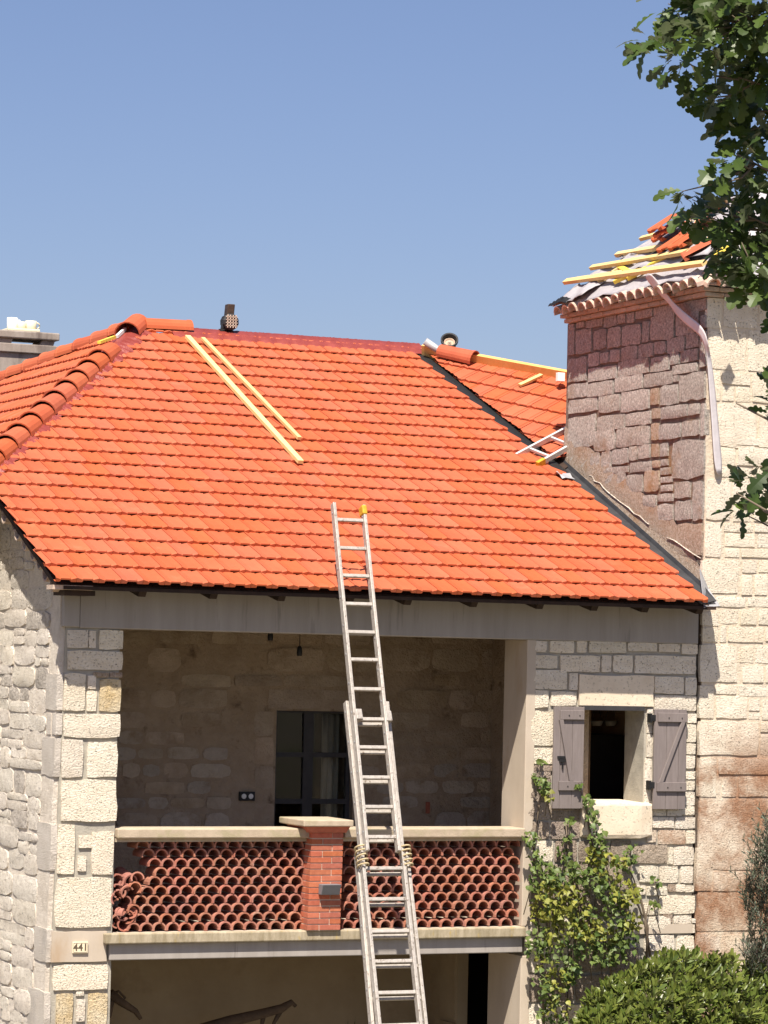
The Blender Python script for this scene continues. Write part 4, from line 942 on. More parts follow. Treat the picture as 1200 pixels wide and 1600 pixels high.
T2 = [(270, 435, 45, 218), (437, 690, 25, 185), (760, 925, 0, 132), (928, 1065, -20, 108), (60, 230, 210, 400), (235, 320, 222, 340), (325, 402, 205, 345), (405, 530, 190, 318), (532, 600, 170, 292), (602, 695, 160, 275), (765, 830, 150, 262),
      (850, 1108, 120, 432), (1112, 1165, 108, 425), (330, 530, 330, 385), (540, 705, 290, 375), (770, 830, 272, 330), (335, 510, 370, 500), (515, 640, 385, 530), (770, 850, 335, 395), (770, 862, 402, 455), (770, 862, 462, 520), (872, 1000, 440, 572),
      (1005, 1110, 430, 742), (640, 740, 540, 640), (745, 865, 530, 598), (750, 870, 605, 742), (880, 1010, 580, 742), (345, 510, 505, 570)]
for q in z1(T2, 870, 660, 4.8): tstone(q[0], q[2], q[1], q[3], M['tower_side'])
for q in z1([(698, 760, 0, 140), (700, 762, 150, 265), (708, 765, 280, 345), (645, 765, 352, 525), (820, 1100, 748, 1010)], 870, 660, 4.8): tstone(q[0], q[2], q[1], q[3], M['tower_side_rust'])
# crooked white mortar fillet above the roof line
fl = [(242, 398), (268, 405), (282, 440), (325, 455), (350, 490), (380, 520), (430, 560), (480, 600), (540, 640), (580, 685), (620, 700), (660, 740), (690, 765)]
fl2 = [(825, 862), (880, 885), (930, 920), (985, 960), (1030, 990), (1078, 1018)]
for L in (fl, fl2):
    pts = [atX(870 + a / 4.8, 660 + b / 4.8, TX0 - .004) for a, b in L]
    MB().tube(pts, [.003 + rng.random() * .005 for _ in pts], 5).build('mortar_line', M['rubble'], sidew)
# sloping mortar haunch between roof and tower
hn = MB().add([A(TX0 - .008, TY0 + .03, roofZ(TY0) + .04), A(TX0 - .008, TY1, roofZ(TY1) + .04), A(TX0 + .01, TY1, roofZ(TY1) + .40), A(TX0 + .01, TY0 + .6, roofZ(TY0 + .6) + .40), A(TX0 + .01, TY0 + .03, roofZ(TY0) + .16)], [(0, 1, 2, 3, 4)])
hn.build('mortar_haunch', M['tower_side_rust'], sidew)

def tf(l, oy, m=None):
    for a, b, c, d in l:
        q = (1080 + a / 6.667, oy + c / 6.667, 1080 + b / 6.667, oy + d / 6.667)
        x0 = atY(q[0], (q[1] + q[3]) / 2, TY0)[0]
        mm = m or M['tower_front']
        xm, ym = (q[0] + q[2]) / 2, (q[1] + q[3]) / 2
        xr_ = atY(q[2], ym, TY0)[0]
        if b >= 820: xr_ += rng.uniform(.05, .3)
        stone(frontw, (0, TY0, 0), (1, 0, 0), (0, 0, 1), (0, -1, 0), max(x0, TX0 - .004), xr_, atY(xm, q[3], TY0)[2], min(TZ, atY(xm, q[1], TY0)[2]), mm, joint=.003, proud=rng.uniform(-.003, .006), rough=.007, back=.05, corner=.12)
tf([(165, 325, 30, 490), (330, 705, 60, 490), (710, 830, 60, 490), (165, 580, 502, 930), (585, 830, 502, 945), (215, 310, 938, 1245), (320, 620, 950, 1075), (320, 450, 1085, 1250), (460, 620, 1085, 1260), (630, 830, 960, 1270), (250, 690, 1258, 1740), (700, 830, 1285, 1740)], 440)
tf([(285, 470, 160, 240), (475, 830, 165, 245), (285, 470, 250, 455), (480, 830, 255, 460), (150, 420, 590, 1025), (320, 640, 465, 580), (645, 830, 465, 600), (430, 830, 610, 860), (430, 640, 870, 1040), (650, 830, 870, 1040),
    (140, 320, 1040, 1410), (340, 650, 1060, 1145), (660, 830, 1060, 1145), (350, 670, 1155, 1300), (690, 830, 1155, 1310), (350, 510, 1310, 1410), (520, 830, 1320, 1410)], 660)
tf([(110, 500, 90, 460), (530, 690, 95, 240), (700, 830, 95, 235), (520, 640, 255, 470), (660, 800, 250, 470), (110, 245, 470, 600), (255, 570, 478, 595), (590, 830, 485, 590), (110, 290, 640, 790), (300, 500, 610, 770), (510, 690, 610, 780), (700, 830, 605, 780),
    (110, 285, 800, 960), (300, 370, 790, 960), (380, 760, 790, 960), (770, 830, 800, 950), (90, 490, 975, 1385), (505, 660, 990, 1180), (665, 830, 990, 1180), (530, 760, 1195, 1385), (770, 830, 1200, 1385)], 860)
tf([(75, 240, -65, 290), (250, 480, -65, 35), (490, 830, -65, 60), (250, 590, 45, 290), (600, 720, 80, 210), (600, 720, 218, 295), (735, 830, 80, 310), (75, 710, 300, 680), (720, 830, 318, 430), (718, 830, 440, 675)], 1080)
tf([(75, 270, 690, 1105), (280, 830, 700, 870), (320, 480, 885, 1105)], 1080)
tf([(490, 830, 880, 1105), (75, 710, 1120, 1860), (725, 830, 1120, 1300), (725, 830, 1310, 1860)], 1080, M['rusty_stone'])
for a, b, c, d in ((640, 760, 320, 665), (765, 1150, 320, 500), (770, 1150, 505, 665), (640, 1150, 675, 980), (640, 740, 990, 1200), (745, 830, 1010, 1130), (840, 1150, 1000, 1200), (640, 1150, 1210, 1500), (640, 1150, 1510, 1800)):
    fstone(frontw, 960 + a / 5, 1260 + c / 5, 960 + b / 5 + (6 if b == 1150 else 0), 1260 + d / 5, M['rusty_stone'], rough=.009, joint=.002, corner=.12)
# plainer courses towards the right corner of the front wall
z = ZG
while z < TZ - .1:
    h = rng.uniform(.22, .36); x = 16.62 + rng.uniform(0, .1)
    while x < TX1:
        w = rng.uniform(.35, .8)
        stone(frontw, (0, TY0, 0), (1, 0, 0), (0, 0, 1), (0, -1, 0), x, min(x + w, TX1), z, min(z + h, TZ), M['tower_front'], joint=.003, rough=.007, back=.05, corner=.12); x += w
    z += h
# cornice and canal tile eaves
ZC = TZ
cn = MB().box(TX0 + .02, TX1 - .02, TY0 + .02, TY1 - .02, ZC + .001, ZC + .10).build('cornice', M['cornice'], tower)
for zz, out in ((ZC + .001, .04), (ZC + .050, .09)):
    y = TY0 - out
    while y < TY1 - .03:
        w = rng.uniform(.16, .30); stone(cn, (TX0 - out, 0, 0), (0, 1, 0), (0, 0, 1), (-1, 0, 0), y, min(y + w, TY1), zz, zz + .05, M['cornice'], rough=.012, back=out + .02, joint=.002, name='cornice_tile'); y += w
    x = TX0 - out + .004
    while x < TX1:
        w = rng.uniform(.16, .30); stone(cn, (0, TY0 - out, 0), (1, 0, 0), (0, 0, 1), (0, -1, 0), x, x + w, zz, zz + .047, M['cornice'], rough=.012, back=out + .02, joint=.002, name='cornice_tile'); x += w
TAP = A(17.05, 28.5, 5.22)
EV = .17; zev = ZC + .13
TYR = TY1 - .03
c4 = [A(TX0 - EV, TY0 - EV, zev), A(TX0 - EV, TYR, zev), A(TX1 + EV, TYR, zev), A(TX1 + EV, TY0 - EV, zev)]
troof = MB().add([*c4, TAP, *[c - A(0, 0, .02) for c in c4]], [(1, 0, 4), (2, 1, 4), (3, 2, 4), (0, 3, 4), (5, 6, 7, 8), (0, 1, 6, 5), (1, 2, 7, 6), (2, 3, 8, 7), (3, 0, 5, 8)]).build('tower_roof', M['membrane'], tower)
tt_ = arc_mesh(.088, .072, .34, -5, 185, 7); tt_.materials.clear(); tt_.materials.append(M['old_tile'])
yy = TY0 - .10
while yy < TY1 - .06:
    place('eave_tile', tt_, frame(A(TX0 - .19 - rng.uniform(0, .03), yy, zev - .055 + rng.uniform(-.012, .012)), (0, -1, 0), unit((1, 0, .35)), unit((-.35, 0, 1))) @ Matrix.Rotation(rng.uniform(-.15, .15), 4, 'Y'), troof)
    yy += .185
xx = TX0 - .05
while xx < TX1:
    place('eave_tile', tt_, frame(A(xx, TY0 - .24 - rng.uniform(0, .03), zev - .055 + rng.uniform(-.012, .012)), (1, 0, 0), unit((0, 1, .35)), unit((0, -.35, 1))) @ Matrix.Rotation(rng.uniform(-.15, .15), 4, 'Y'), troof)
    xx += .185
# rumpled membrane sheets on the left slope
NT = unit(np.cross(c4[0] - c4[1], TAP - c4[1])); NT = NT if NT[2] > 0 else -NT
VT_ = unit(TAP - (c4[0] + c4[1]) / 2); UT = A(0, -1, 0)
def ont(u, v, h=0.0): return (c4[0] + c4[1]) / 2 + UT * u + VT_ * v + NT * h       # u to the front, v up the slope
half = (TYR - TY0 + EV) / 2; vfull = np.linalg.norm(TAP - (c4[0] + c4[1]) / 2)
def sheet(u0, u1, v0, v1, h, amp, name='membrane_sheet', m='membrane', lip=0.0):
    b = MB(); nu, nv = 16, 7
    ph = [rng.uniform(0, 6) for _ in range(6)]
    for j in range(nv + 1):
        v = v0 + (v1 - v0) * j / nv
        for i in range(nu + 1):
            u = u0 + (u1 - u0) * i / nu
            lim = half * (1 - v / vfull) + .02
            uu = max(-lim, min(lim, u))
            hh = h + amp * (math.sin(u * 5 + ph[0]) * math.cos(v * 7 + ph[1]) + .6 * math.sin(u * 13 + v * 9 + ph[2])) + rng.uniform(-.3, .3) * amp
            b.v.append(tuple(ont(uu, v, max(.012, hh))))
    for j in range(nv):
        for i in range(nu): b.f.append((j * (nu + 1) + i, j * (nu + 1) + i + 1, (j + 1) * (nu + 1) + i + 1, (j + 1) * (nu + 1) + i))
    o = b.build(name, M[m], troof, True); s = o.modifiers.new('thick', 'SOLIDIFY'); s.thickness = .004; return o
sheet(-half * .98, half, .0, .42, .05, .020); sheet(-half, half * .9, .38, .85, .09, .03); sheet(-half * .8, half * .5, .75, 1.3, .10, .03); sheet(-half * .5, half * .5, 1.2, 1.75, .09, .02)
sheet(-half * .97, -half * .5, -.0, .34, .09, .025)
sheet(-half * .98, -half * .72, -.04, .06, .08, .03, 'torn_felt', 'black')
# battens seen at their measured ends on the slope
def ontp(x, y, h): return atPlane(x, y, ont(0, 0, h), NT)
def z5(x, y): return 850 + x / 3.4286, 300 + y / 3.4286
for (a, b, h, wd, m) in (((115, 480), (860, 380), .13, .07, 'pine'), ((255, 405), (780, 318), .13, .06, 'pine'), ((390, 335), (830, 262), .12, .06, 'pine'), ((520, 250), (690, 205), .12, .05, 'pine'), ((780, 140), (980, 45), .12, .05, 'pine'), ((700, 180), (900, 150), .10, .05, 'pine'),
                         ((165, 470), (420, 430), .085, .05, 'pine'), ((290, 485), (520, 330), .085, .06, 'pine'), ((380, 480), (660, 350), .085, .06, 'yellow_wood'), ((450, 462), (545, 410), .095, .07, 'yellow_wood'), ((400, 400), (490, 445), .09, .05, 'yellow_wood'),
                         ((840, 130), (920, 85), .10, .06, 'pine'), ((930, 340), (985, 275), .12, .10, 'yellow_wood'), ((960, 365), (1010, 320), .12, .07, 'yellow_wood'), ((880, 250), (980, 235), .10, .06, 'pine')):
    P, Q = ontp(*z5(*a), h), ontp(*z5(*b), h)
    MB().bar(P, Q, wd, .04, NT).build('roof_batten', M[m], troof)
# loose tiles piled on the tower roof
grp = 'loose orange tiles piled on the tower roof'
for i, (x, y, h, rot, lab) in enumerate(((590, 225, .30, .1, 'topmost orange tile of the pile on the stripped tower roof'), (620, 250, .22, .25, 'second orange tile down in the pile on the tower roof'), (610, 272, .15, -.1, 'orange tile at the foot of the pile on the tower roof'),
                                         (640, 330, .15, .2, 'wide orange tile lying between two battens below the pile on the tower roof'), (700, 318, .15, .1, 'orange tile right of the wide one between the tower battens'),
                                         (770, 350, .10, -.5, 'orange tile tilted across the lowest batten of the tower roof'), (885, 125, .12, .4, 'small orange tile among the oak leaves high on the tower roof'), (760, 245, .12, .2, 'orange tile half hidden by oak leaves beside the tower roof pile'))):
    P = ontp(*z5(x, y), h)
    Mw = frame(P - UT * .1, UT, VT_, NT) @ Matrix.Rotation(rot, 4, 'Z')
    tl = bpy.data.meshes.new('loose_tile'); vv = []
    for p in TV: vv.append((p[0] * 1.25, p[1] * .9, p[2]))
    tl.from_pydata(vv, [], nf); tl.materials.append(M['tile']); tl.update()
    o = place('loose_tile', tl, Mw); tag(o, lab, 'roof tile', grp)
# hanging strip of membrane blown down over the corner
hp = [(870 + a / 4.8, 420 + b / 4.8, 870 + c / 4.8, 420 + d / 4.8, e) for a, b, c, d, e in ((645, 45, 700, 22, -.27), (722, 145, 768, 105, -.20), (800, 218, 828, 192, -.14), (850, 268, 872, 250, -.10), (888, 338, 930, 300, -.08), (958, 408, 1002, 362, -.07), (1030, 462, 1078, 418, -.07), (1082, 508, 1122, 488, -.06), (1112, 585, 1138, 575, -.05))]
hp += [(1105, 560, 1111, 558, 0), (1108, 610, 1118, 611, 0), (1112, 660, 1122, 661, 0), (1114, 700, 1126, 701, 0), (1118, 745, 1130, 744, 0)]
st = MB()
for i, (a, b, c, d, off) in enumerate(hp):
    if off: st.v += [tuple(atX(a, b, TX0 + off)), tuple(atX(c, d, TX0 + off))]
    else: st.v += [tuple(atY(a, b, TY0 - .05)), tuple(atY(c, d, TY0 - .035))]
for i in range(len(hp) - 1): st.f.append((2 * i, 2 * i + 1, 2 * i + 3, 2 * i + 2))
so_ = st.build('membrane_strip', M['strip'], None, True); tag(so_, 'long grey strip of roof membrane hanging down over the tower corner', 'membrane strip')
s = so_.modifiers.new('sub', 'SUBSURF'); s.levels = 2; s.render_levels = 2; s2 = so_.modifiers.new('thick', 'SOLIDIFY'); s2.thickness = .003

# ------------------------------------------------------------------ things on the roof
def batten_on(n, p, q, w, h, lab, m='pine', pl=None, grp=None):
    P0, nn = pl or (PR, NR)
    a, b = atPlane(*p, P0 + nn * .085, nn), atPlane(*q, P0 + nn * .085, nn)
    o = MB().bar(a, b, w, h, nn).build(n, M[m], None, bevel=.002); tag(o, lab, 'batten', grp); return o
g_ = 'loose timber battens on the orange roof'
batten_on('wooden_batten', (293, 526), (470, 722), .062, .04, 'longer and thicker of the two pine battens lying down the orange roof', grp=g_)
batten_on('wooden_batten', (317, 529), (468, 685), .045, .035, 'shorter thinner pine battens pair member, ending higher on the orange roof'.replace('battens pair member', 'batten of the pair'), grp=g_)
hb = MB().bar(hipA + hd * .72 + upF * .115 + sideL * .06, hipA + hd * 1.30 + upF * .20 + sideL * .06, .04, .03, upF).build('wooden_batten', M['yellow_wood'], None); tag(hb, 'bright yellow batten sticking out of the gap in the left hip', 'batten', g_)
batten_on('wooden_batten', (812, 602), (846, 586), .05, .03, 'short offcut of batten lying near the top of the right wing roof', pl=(W0, NW), grp=g_)
# loose ridge tile on the wing ridge
ra, rb_ = atPlane(742, 563, W0 + NW * .10, NW), atPlane(688, 551, W0 + NW * .10, NW)
lr = barrel('ridge_tile', ra, rb_, .115, .10, NW, M['hip_tile'], None); tag(lr, 'single loose orange ridge tile lying on the timber board of the right wing', 'ridge tile')
# metal tube and upturned bucket behind the ridge end
ta, tb = atPlane(688, 549, W0 + NW * .10, NW), atPlane(664, 533, W0 + NW * .22, NW)
tu = MB(); ax_ = unit(tb - ta); L_ = np.linalg.norm(tb - ta); tu.lathe(ta, [(.042, 0), (.046, L_), (.040, L_), (.038, 0)], 20, ax_)
tuo = tu.build('metal_tube', M['zinc'], None, True); tag(tuo, 'short pale metal tube lying aslant where the two ridges meet', 'metal tube')
bc = atPlane(700, 549, W0 + NW * .05, NW) + A(.18, .35, .06); ax_ = unit((-.35, -.75, .55))
bu = MB().lathe(bc, [(.07, -.02), (.085, .16), (.105, .162), (.105, .19), (.088, .19), (.08, .17), (.06, .04), (.001, .04)], 24, ax_)
buo = bu.build('bucket', M['bucket'], None, True); tag(buo, 'black round bucket tilted behind the loose ridge tile', 'bucket')
MB().lathe(bc + ax_ * .12, [(.001, .03), (.02, .03), (.024, .0), (.055, .0), (.06, .02), (.066, .02)], 20, ax_).build('bucket_ring', M['old_tile'], buo, True)
# white tag on the ridge board
wt = atPlane(875, 592, W0 + NW * .16, NW); o = MB().box(wt[0] - .04, wt[0] + .05, wt[1] - .03, wt[1] + .03, wt[2] - .03, wt[2] + .07).build('white_packet', M['white'], None, bevel=.005); tag(o, 'small white packet on the ridge board beside the tower', 'packet')
# nail gun standing on the ridge: head block, grid-faced magazine, foot
ngc = A(atY(357, 525, YR)[0], YR, ZR + .075)
ng_ = thing('nail_gun', ngc, 'dark brown and black nail gun standing upright on the maroon ridge', 'nail gun')
mg = MB(); 
for a0 in range(0, 12):
    pass
mg.lathe(ngc + A(0, -.07, .10), [(.001, -.02), (.075, -.02), (.098, .0), (.098, .10), (.08, .13), (.001, .13)], 12, (0, 1, 0)); mg.build('magazine', M['bucket'], ng_)
gr = MB()
for k_ in (-.05, -.017, .017, .05): gr.box(k_ + ngc[0] - .006, k_ + ngc[0] + .006, ngc[1] - .10, ngc[1] - .085, ngc[2] + .03, ngc[2] + .18); gr.box(ngc[0] - .07, ngc[0] + .07, ngc[1] - .10, ngc[1] - .086, ngc[2] + .105 + k_ - .005, ngc[2] + .105 + k_ + .005)
gr.build('magazine_grid', M['old_tile'], ng_)
MB().hexa([tuple(ngc + A(*p)) for p in ((-.045, -.05, .18), (.045, -.05, .18), (.045, .05, .18), (-.045, .05, .18), (-.035, -.05, .31), (.055, -.05, .31), (.055, .05, .31), (-.035, .05, .31))]).build('head_block', M['tool'], ng_, bevel=.008)
MB().bar(ngc + A(-.085, -.02, .02), ngc + A(-.07, -.02, .16), .03, .05, (0, 1, 0)).bar(ngc + A(-.12, -.02, .0), ngc + A(-.03, -.02, .03), .05, .03, (0, 0, 1)).build('handle', M['bucket'], ng_)

# ------------------------------------------------------------------ ladders
KL = 2.2
NLd = unit((0, -KL, 1)); 
def onl(x, y, off): return atPlane(x, y, A(0, 26.42, .57) + NLd * off, NLd)
base = A(11.2, 23.9, ZG)
lad = thing('extension_ladder', base, 'three section aluminium extension ladder leaning against the roof eave', 'ladder')
LDir = unit((0, 1, KL))
def rail_(p, q, off, w, m='alu', ext=None):
    a, b = onl(*p, off), onl(*q, off)
    if ext is not None: d = unit(b - a); b = a + d * ((ext - a[2]) / d[2])
    o = MB().bar(a, b, .030, w, NLd).build('rail', M[m], lad, bevel=.004)
    n_ = int(np.linalg.norm(b - a) / .29)
    d = (b - a) / max(1, n_)
    rv = MB()
    for i in range(n_):
        c = a + d * (i + .35); x = -.0165
        rv.lathe(c + A(x, 0, 0), [(.001, .004), (.009, .003), (.010, 0)], 8, (-1, 0, 0))
    rv.build('rivets', M['zinc'], o)
    return a, b
A1 = rail_((520.5, 787), (573, 1331), .045, .075); A2 = rail_((567, 791), (622.5, 1331), .045, .075)
B1 = rail_((540.5, 1097), (591.5, 1600), -.035, .07, ext=-4.4); B2 = rail_((603.5, 1098), (656, 1600), -.035, .07, ext=-4.4)
C1 = rail_((557.5, 1333), (580.5, 1600), -.11, .07, ext=ZG + .02); C2 = rail_((634.5, 1333), (664, 1600), -.11, .07, ext=ZG + .02)
def at_h(r, z): a, b = r; return a + (b - a) * ((z - a[2]) / (b[2] - a[2]))
def rung(rl, rr_, y, px, off):
    z = onl(px, y, off)[2]
    a, b = at_h(rl, z), at_h(rr_, z)
    MB().bar(a + A(.012, 0, 0), b - A(.012, 0, 0), .034, .03, NLd).build('rung', M['alu'], lad, bevel=.006)
for y, x in ((813, 547), (857, 551), (900, 556), (944, 560), (988, 565), (1031, 569), (1077, 574), (1124, 578), (1168, 583), (1215, 587), (1261, 592), (1308, 597)): rung(A1, A2, y, x, .045)
for y, x in ((1132, 578), (1176, 583), (1222, 587), (1268, 592), (1314, 597), (1357, 600), (1405, 606), (1455, 611), (1502, 616), (1551, 622), (1602, 628), (1653, 634), (1704, 640), (1756, 645)): rung(B1, B2, y, x, -.035)
for y, x in ((1366, 600), (1414, 606), (1463, 611), (1510, 616), (1560, 622), (1610, 628), (1660, 634), (1712, 640), (1764, 645), (1816, 650), (1868, 655)): rung(C1, C2, y, x, -.11)
# brackets, cap, lashings
for p in ((558, 1119), (604, 1122)):
    c = onl(*p, .03); MB().bar(c - LDir * .05, c + LDir * .05, .06, .12, NLd).build('bracket', M['alu'], lad, bevel=.006)
c = onl(567, 797, .045); MB().bar(c - LDir * .06, c + LDir * .035, .05, .095, NLd).build('end_cap', M['yellow'], lad, bevel=.012)
for px in (563, 632):
    rp = MB()
    for i in range(5):
        c = onl(px + i * 1.0, 1326 + i * 6.5, -.04); rx_, ry_ = .046, .076
        pts = [c + A(math.cos(a) * rx_, 0, 0) + NLd * math.sin(a) * ry_ + LDir * (.008 * math.sin(a * .5 + i)) for a in np.linspace(0, 2 * math.pi, 15)]
        rp.tube(pts, .009, 6, caps=False)
    rp.build('rope_lashing', M['rope'], lad, True)

rl_ = thing('roof_ladder', atPlane(845, 712, W0, NW), 'short aluminium roof ladder lying at the foot of the right wing beside the tower', 'ladder')
def onw(x, y, h=.10): return atPlane(620 + x / 4, 500 + y / 4, W0 + NW * h, NW)
r1a, r1b = onw(745, 850), onw(1045, 690); r2a, r2b = onw(880, 905), onw(1045, 812)
r2b = r2a + unit(r2b - r2a) * np.linalg.norm(r1b - r1a); 
for a, b in ((r1a, r1b), (r2a, r2b)): MB().bar(a, b + unit(b - a) * .5, .03, .06, NW).build('rail', M['alu_plain'], rl_, bevel=.003)
for f in (.28, .72, 1.15): MB().bar(along(r1a, r1b, f), along(r2a, r2b, f), .03, .03, NW).build('rung', M['alu_plain'], rl_, bevel=.003)
MB().bar(r2a - unit(r2b - r2a) * .01, r2a + unit(r2b - r2a) * .12, .045, .075, NW).build('end_cap', M['yellow'], rl_, bevel=.006)

# ------------------------------------------------------------------ small hanging and inside things
def pendant(px, y0, y1, lab):
    c = atY(px, y1, 28.3); zt_ = zb1 - .10
    t_ = thing('bulb_holder', c, lab, 'lamp holder', 'bare lamp holders hanging in the loggia')
    MB().tube([A(c[0], 28.3, c[2] + .04), A(c[0], 28.3, zt_)], .004, 6).build('flex', M['black'], t_)
    MB().lathe(A(c[0], 28.3, c[2] - .05), [(.001, 0), (.024, 0), (.028, .03), (.024, .08), (.01, .10), (.001, .10)], 14).build('socket', M['black'], t_, True)
pendant(422.5, 985, 993, 'left black lamp holder hanging just under the concrete beam'); pendant(468, 985, 1017, 'right black lamp holder hanging lower on a thin flex')
for px, lab in ((932, 'left pale lampshade hanging inside the small window'), (954, 'right pale lampshade hanging inside the small window')):
    c = atY(px, 1131, 28.2)
    ls = thing('lampshade', c, lab, 'lampshade', 'pale lampshades inside the small window')
    MB().lathe(c + A(0, 0, -.02), [(.045, 0), (.075, .05), (.07, .05), (.04, .002)], 16).build('shade', M['curtain'], ls, True)
    for dx in (-.07, .07): MB().tube([c + A(dx, 0, .03), c + A(0, 0, .22)], .003, 5).build('cord', M['black'], ls)
    MB().tube([c + A(0, 0, .22), A(c[0], c[1], .19)], .003, 5).build('flex', M['black'], ls)
# dry branches in the lower room, spiky plant
def branch(name, pts, Y, r, lab, extra=()):
    o = MB().tube([atY(x, y, Y) for x, y in pts], r, 7).build(name, M['driftwood'], None, True); tag(o, lab, 'branch')
    for e in extra: MB().tube([atY(x, y, Y + .02) for x, y in e], [.03] + [.012] * (len(e) - 1), 6).build('side_branch', M['driftwood'], o, True)
branch('dry_branch', [(172, 1552), (190, 1566), (212, 1580), (220, 1592)], 28.4, [.05, .04, .03, .02], 'dark broken branch jutting into the lower room behind the corner pier', [[(176, 1556), (185, 1548), (196, 1560)], [(175, 1560), (172, 1590)]])
branch('dry_branch', [(310, 1612), (360, 1596), (410, 1584), (440, 1576), (456, 1566), (462, 1572)], 28.7, [.07, .06, .05, .045, .03, .02], 'long dark branch lying across the lower room below the slab', [[(412, 1584), (408, 1610)], [(440, 1576), (424, 1606)]])
yc = atY(543, 1640, 28.2); yc[2] = -4.55
yp = thing('spiky_plant', A(yc[0], 28.2, ZG), 'dark spiky leaved plant in the lower room behind the ladder', 'plant')
for i in range(26):
    a = rng.uniform(0, 6.28); l = rng.uniform(.35, .75); tlt = rng.uniform(.1, .9)
    d = A(math.cos(a) * tlt, math.sin(a) * tlt, 1.0); d = unit(d); b0 = A(yc[0], 28.2, -4.25); s_ = unit(np.cross(d, A(0, 0, 1))) * .018
    mid = b0 + d * l * .5; tip = b0 + d * l + A(math.cos(a), math.sin(a), -.5) * .08 * tlt
    MB().add([b0 - s_ * .6, b0 + s_ * .6, mid + s_, mid - s_, tip, mid + A(0, 0, -.006)], [(0, 1, 5), (0, 5, 3), (1, 2, 5), (3, 5, 4), (5, 2, 4)]).build('leaf', M['yucca_leaf'], yp)
MB().tube([A(yc[0], 28.2, ZG + .3), A(yc[0], 28.2, -4.2)], [.05, .04], 8).build('stem', M['trunk'], yp)
MB().lathe(A(yc[0], 28.2, ZG), [(.001, .0), (.15, 0), (.2, .35), (.17, .35), (.16, .3), (.001, .3)], 18).build('pot', M['hip_tile'], yp)

# ------------------------------------------------------------------ plants
def leaf_mesh(outline, fold, m, name, curl=0.0):
    """outline: (x along, half width) pairs; a leaf folded along its midrib"""
    b = MB(); k = len(outline)
    for x, w in outline: b.v += [(x, 0, -curl * x * x)]
    for x, w in outline: b.v += [(x, w, fold * w - curl * x * x)]
    for x, w in outline: b.v += [(x, -w, fold * w - curl * x * x)]
    for i in range(k - 1):
        b.f += [(i, i + 1, k + i + 1, k + i), (i + 1, i, 2 * k + i, 2 * k + i + 1)]
    return b.v, b.f, b.mesh(name, m)
OAK = [(0, .0), (.10, .02), (.17, .10), (.24, .15), (.29, .09), (.35, .10), (.42, .23), (.50, .27), (.55, .15), (.60, .15), (.67, .28), (.76, .26), (.80, .14), (.85, .16), (.92, .14), (.98, .07), (1.0, .0)]
OAK2 = [(0, .0), (.12, .03), (.20, .14), (.27, .12), (.33, .08), (.43, .25), (.50, .20), (.55, .12), (.65, .30), (.73, .27), (.78, .15), (.88, .19), (.96, .12), (1.0, .0)]
oaks = [leaf_mesh(OAK, .25, M['oak_leaf'], 'oak_leaf', .25), leaf_mesh(OAK2, .12, M['oak_leaf'], 'oak_leaf', .45), leaf_mesh(OAK, -.18, M['oak_leaf'], 'oak_leaf', -.15)]
VIN = [(0, .0), (.03, .22), (.15, .42), (.3, .40), (.45, .42), (.6, .25), (.8, .14), (1, 0)]
sunlits = [leaf_mesh(VIN, .2, M['sunlit_leaf'], 'vine_leaf', .2), leaf_mesh(VIN, -.1, M['sunlit_leaf'], 'vine_leaf', .3)]
vines = [leaf_mesh(VIN, .2, M['vine_leaf'], 'vine_leaf', .2), leaf_mesh(VIN, -.1, M['vine_leaf'], 'vine_leaf', .3)]
SHR = [(0, 0), (.2, .08), (.45, .14), (.7, .15), (.88, .09), (1, 0)]
shrs = [leaf_mesh(SHR, .3, M['shrub_leaf'], 'leaf', .1), leaf_mesh(SHR, .15, M['shrub_leaf'], 'leaf', -.2)]
OLV = [(0, 0), (.3, .09), (.6, .09), (1, 0)]
olvs = [leaf_mesh(OLV, .1, M['olive_leaf'], 'leaf', .1)]
def leaf_M(P, d, nrm, s):
    d = unit(d); y = np.cross(nrm, d); y = unit(y); z = np.cross(d, y)
    return frame(P, d * s, y * s, z * s)
def place_leaves(L, kinds, parent, name, n_ind, rank):
    """the largest n_ind as objects of their own, the rest joined"""
    L.sort(key=rank, reverse=True)
    for P, d, nn, s in L[:n_ind]:
        place(name, rng.choice(kinds)[2], leaf_M(P, d, nn, s), parent)
    b = MB()
    vv, ff = [], []
    for P, d, nn, s in L[n_ind:]:
        kv, kf, _ = rng.choice(kinds); mw = np.array(leaf_M(P, d, nn, s)); a = np.array(kv) @ mw[:3, :3].T + mw[:3, 3] - OFF
        o0 = len(vv); vv += [tuple(p) for p in a]; ff += [tuple(i + o0 for i in f) for f in kf]
    if vv:
        b.v = vv; b.f = ff
        tag(b.build(name, kinds[0][2].materials[0], parent), kind='stuff')
def rdir(): 
    while True:
        v = A(rng.uniform(-1, 1), rng.uniform(-1, 1), rng.uniform(-1, 1)); l = np.linalg.norm(v)
        if .1 < l < 1: return v / l

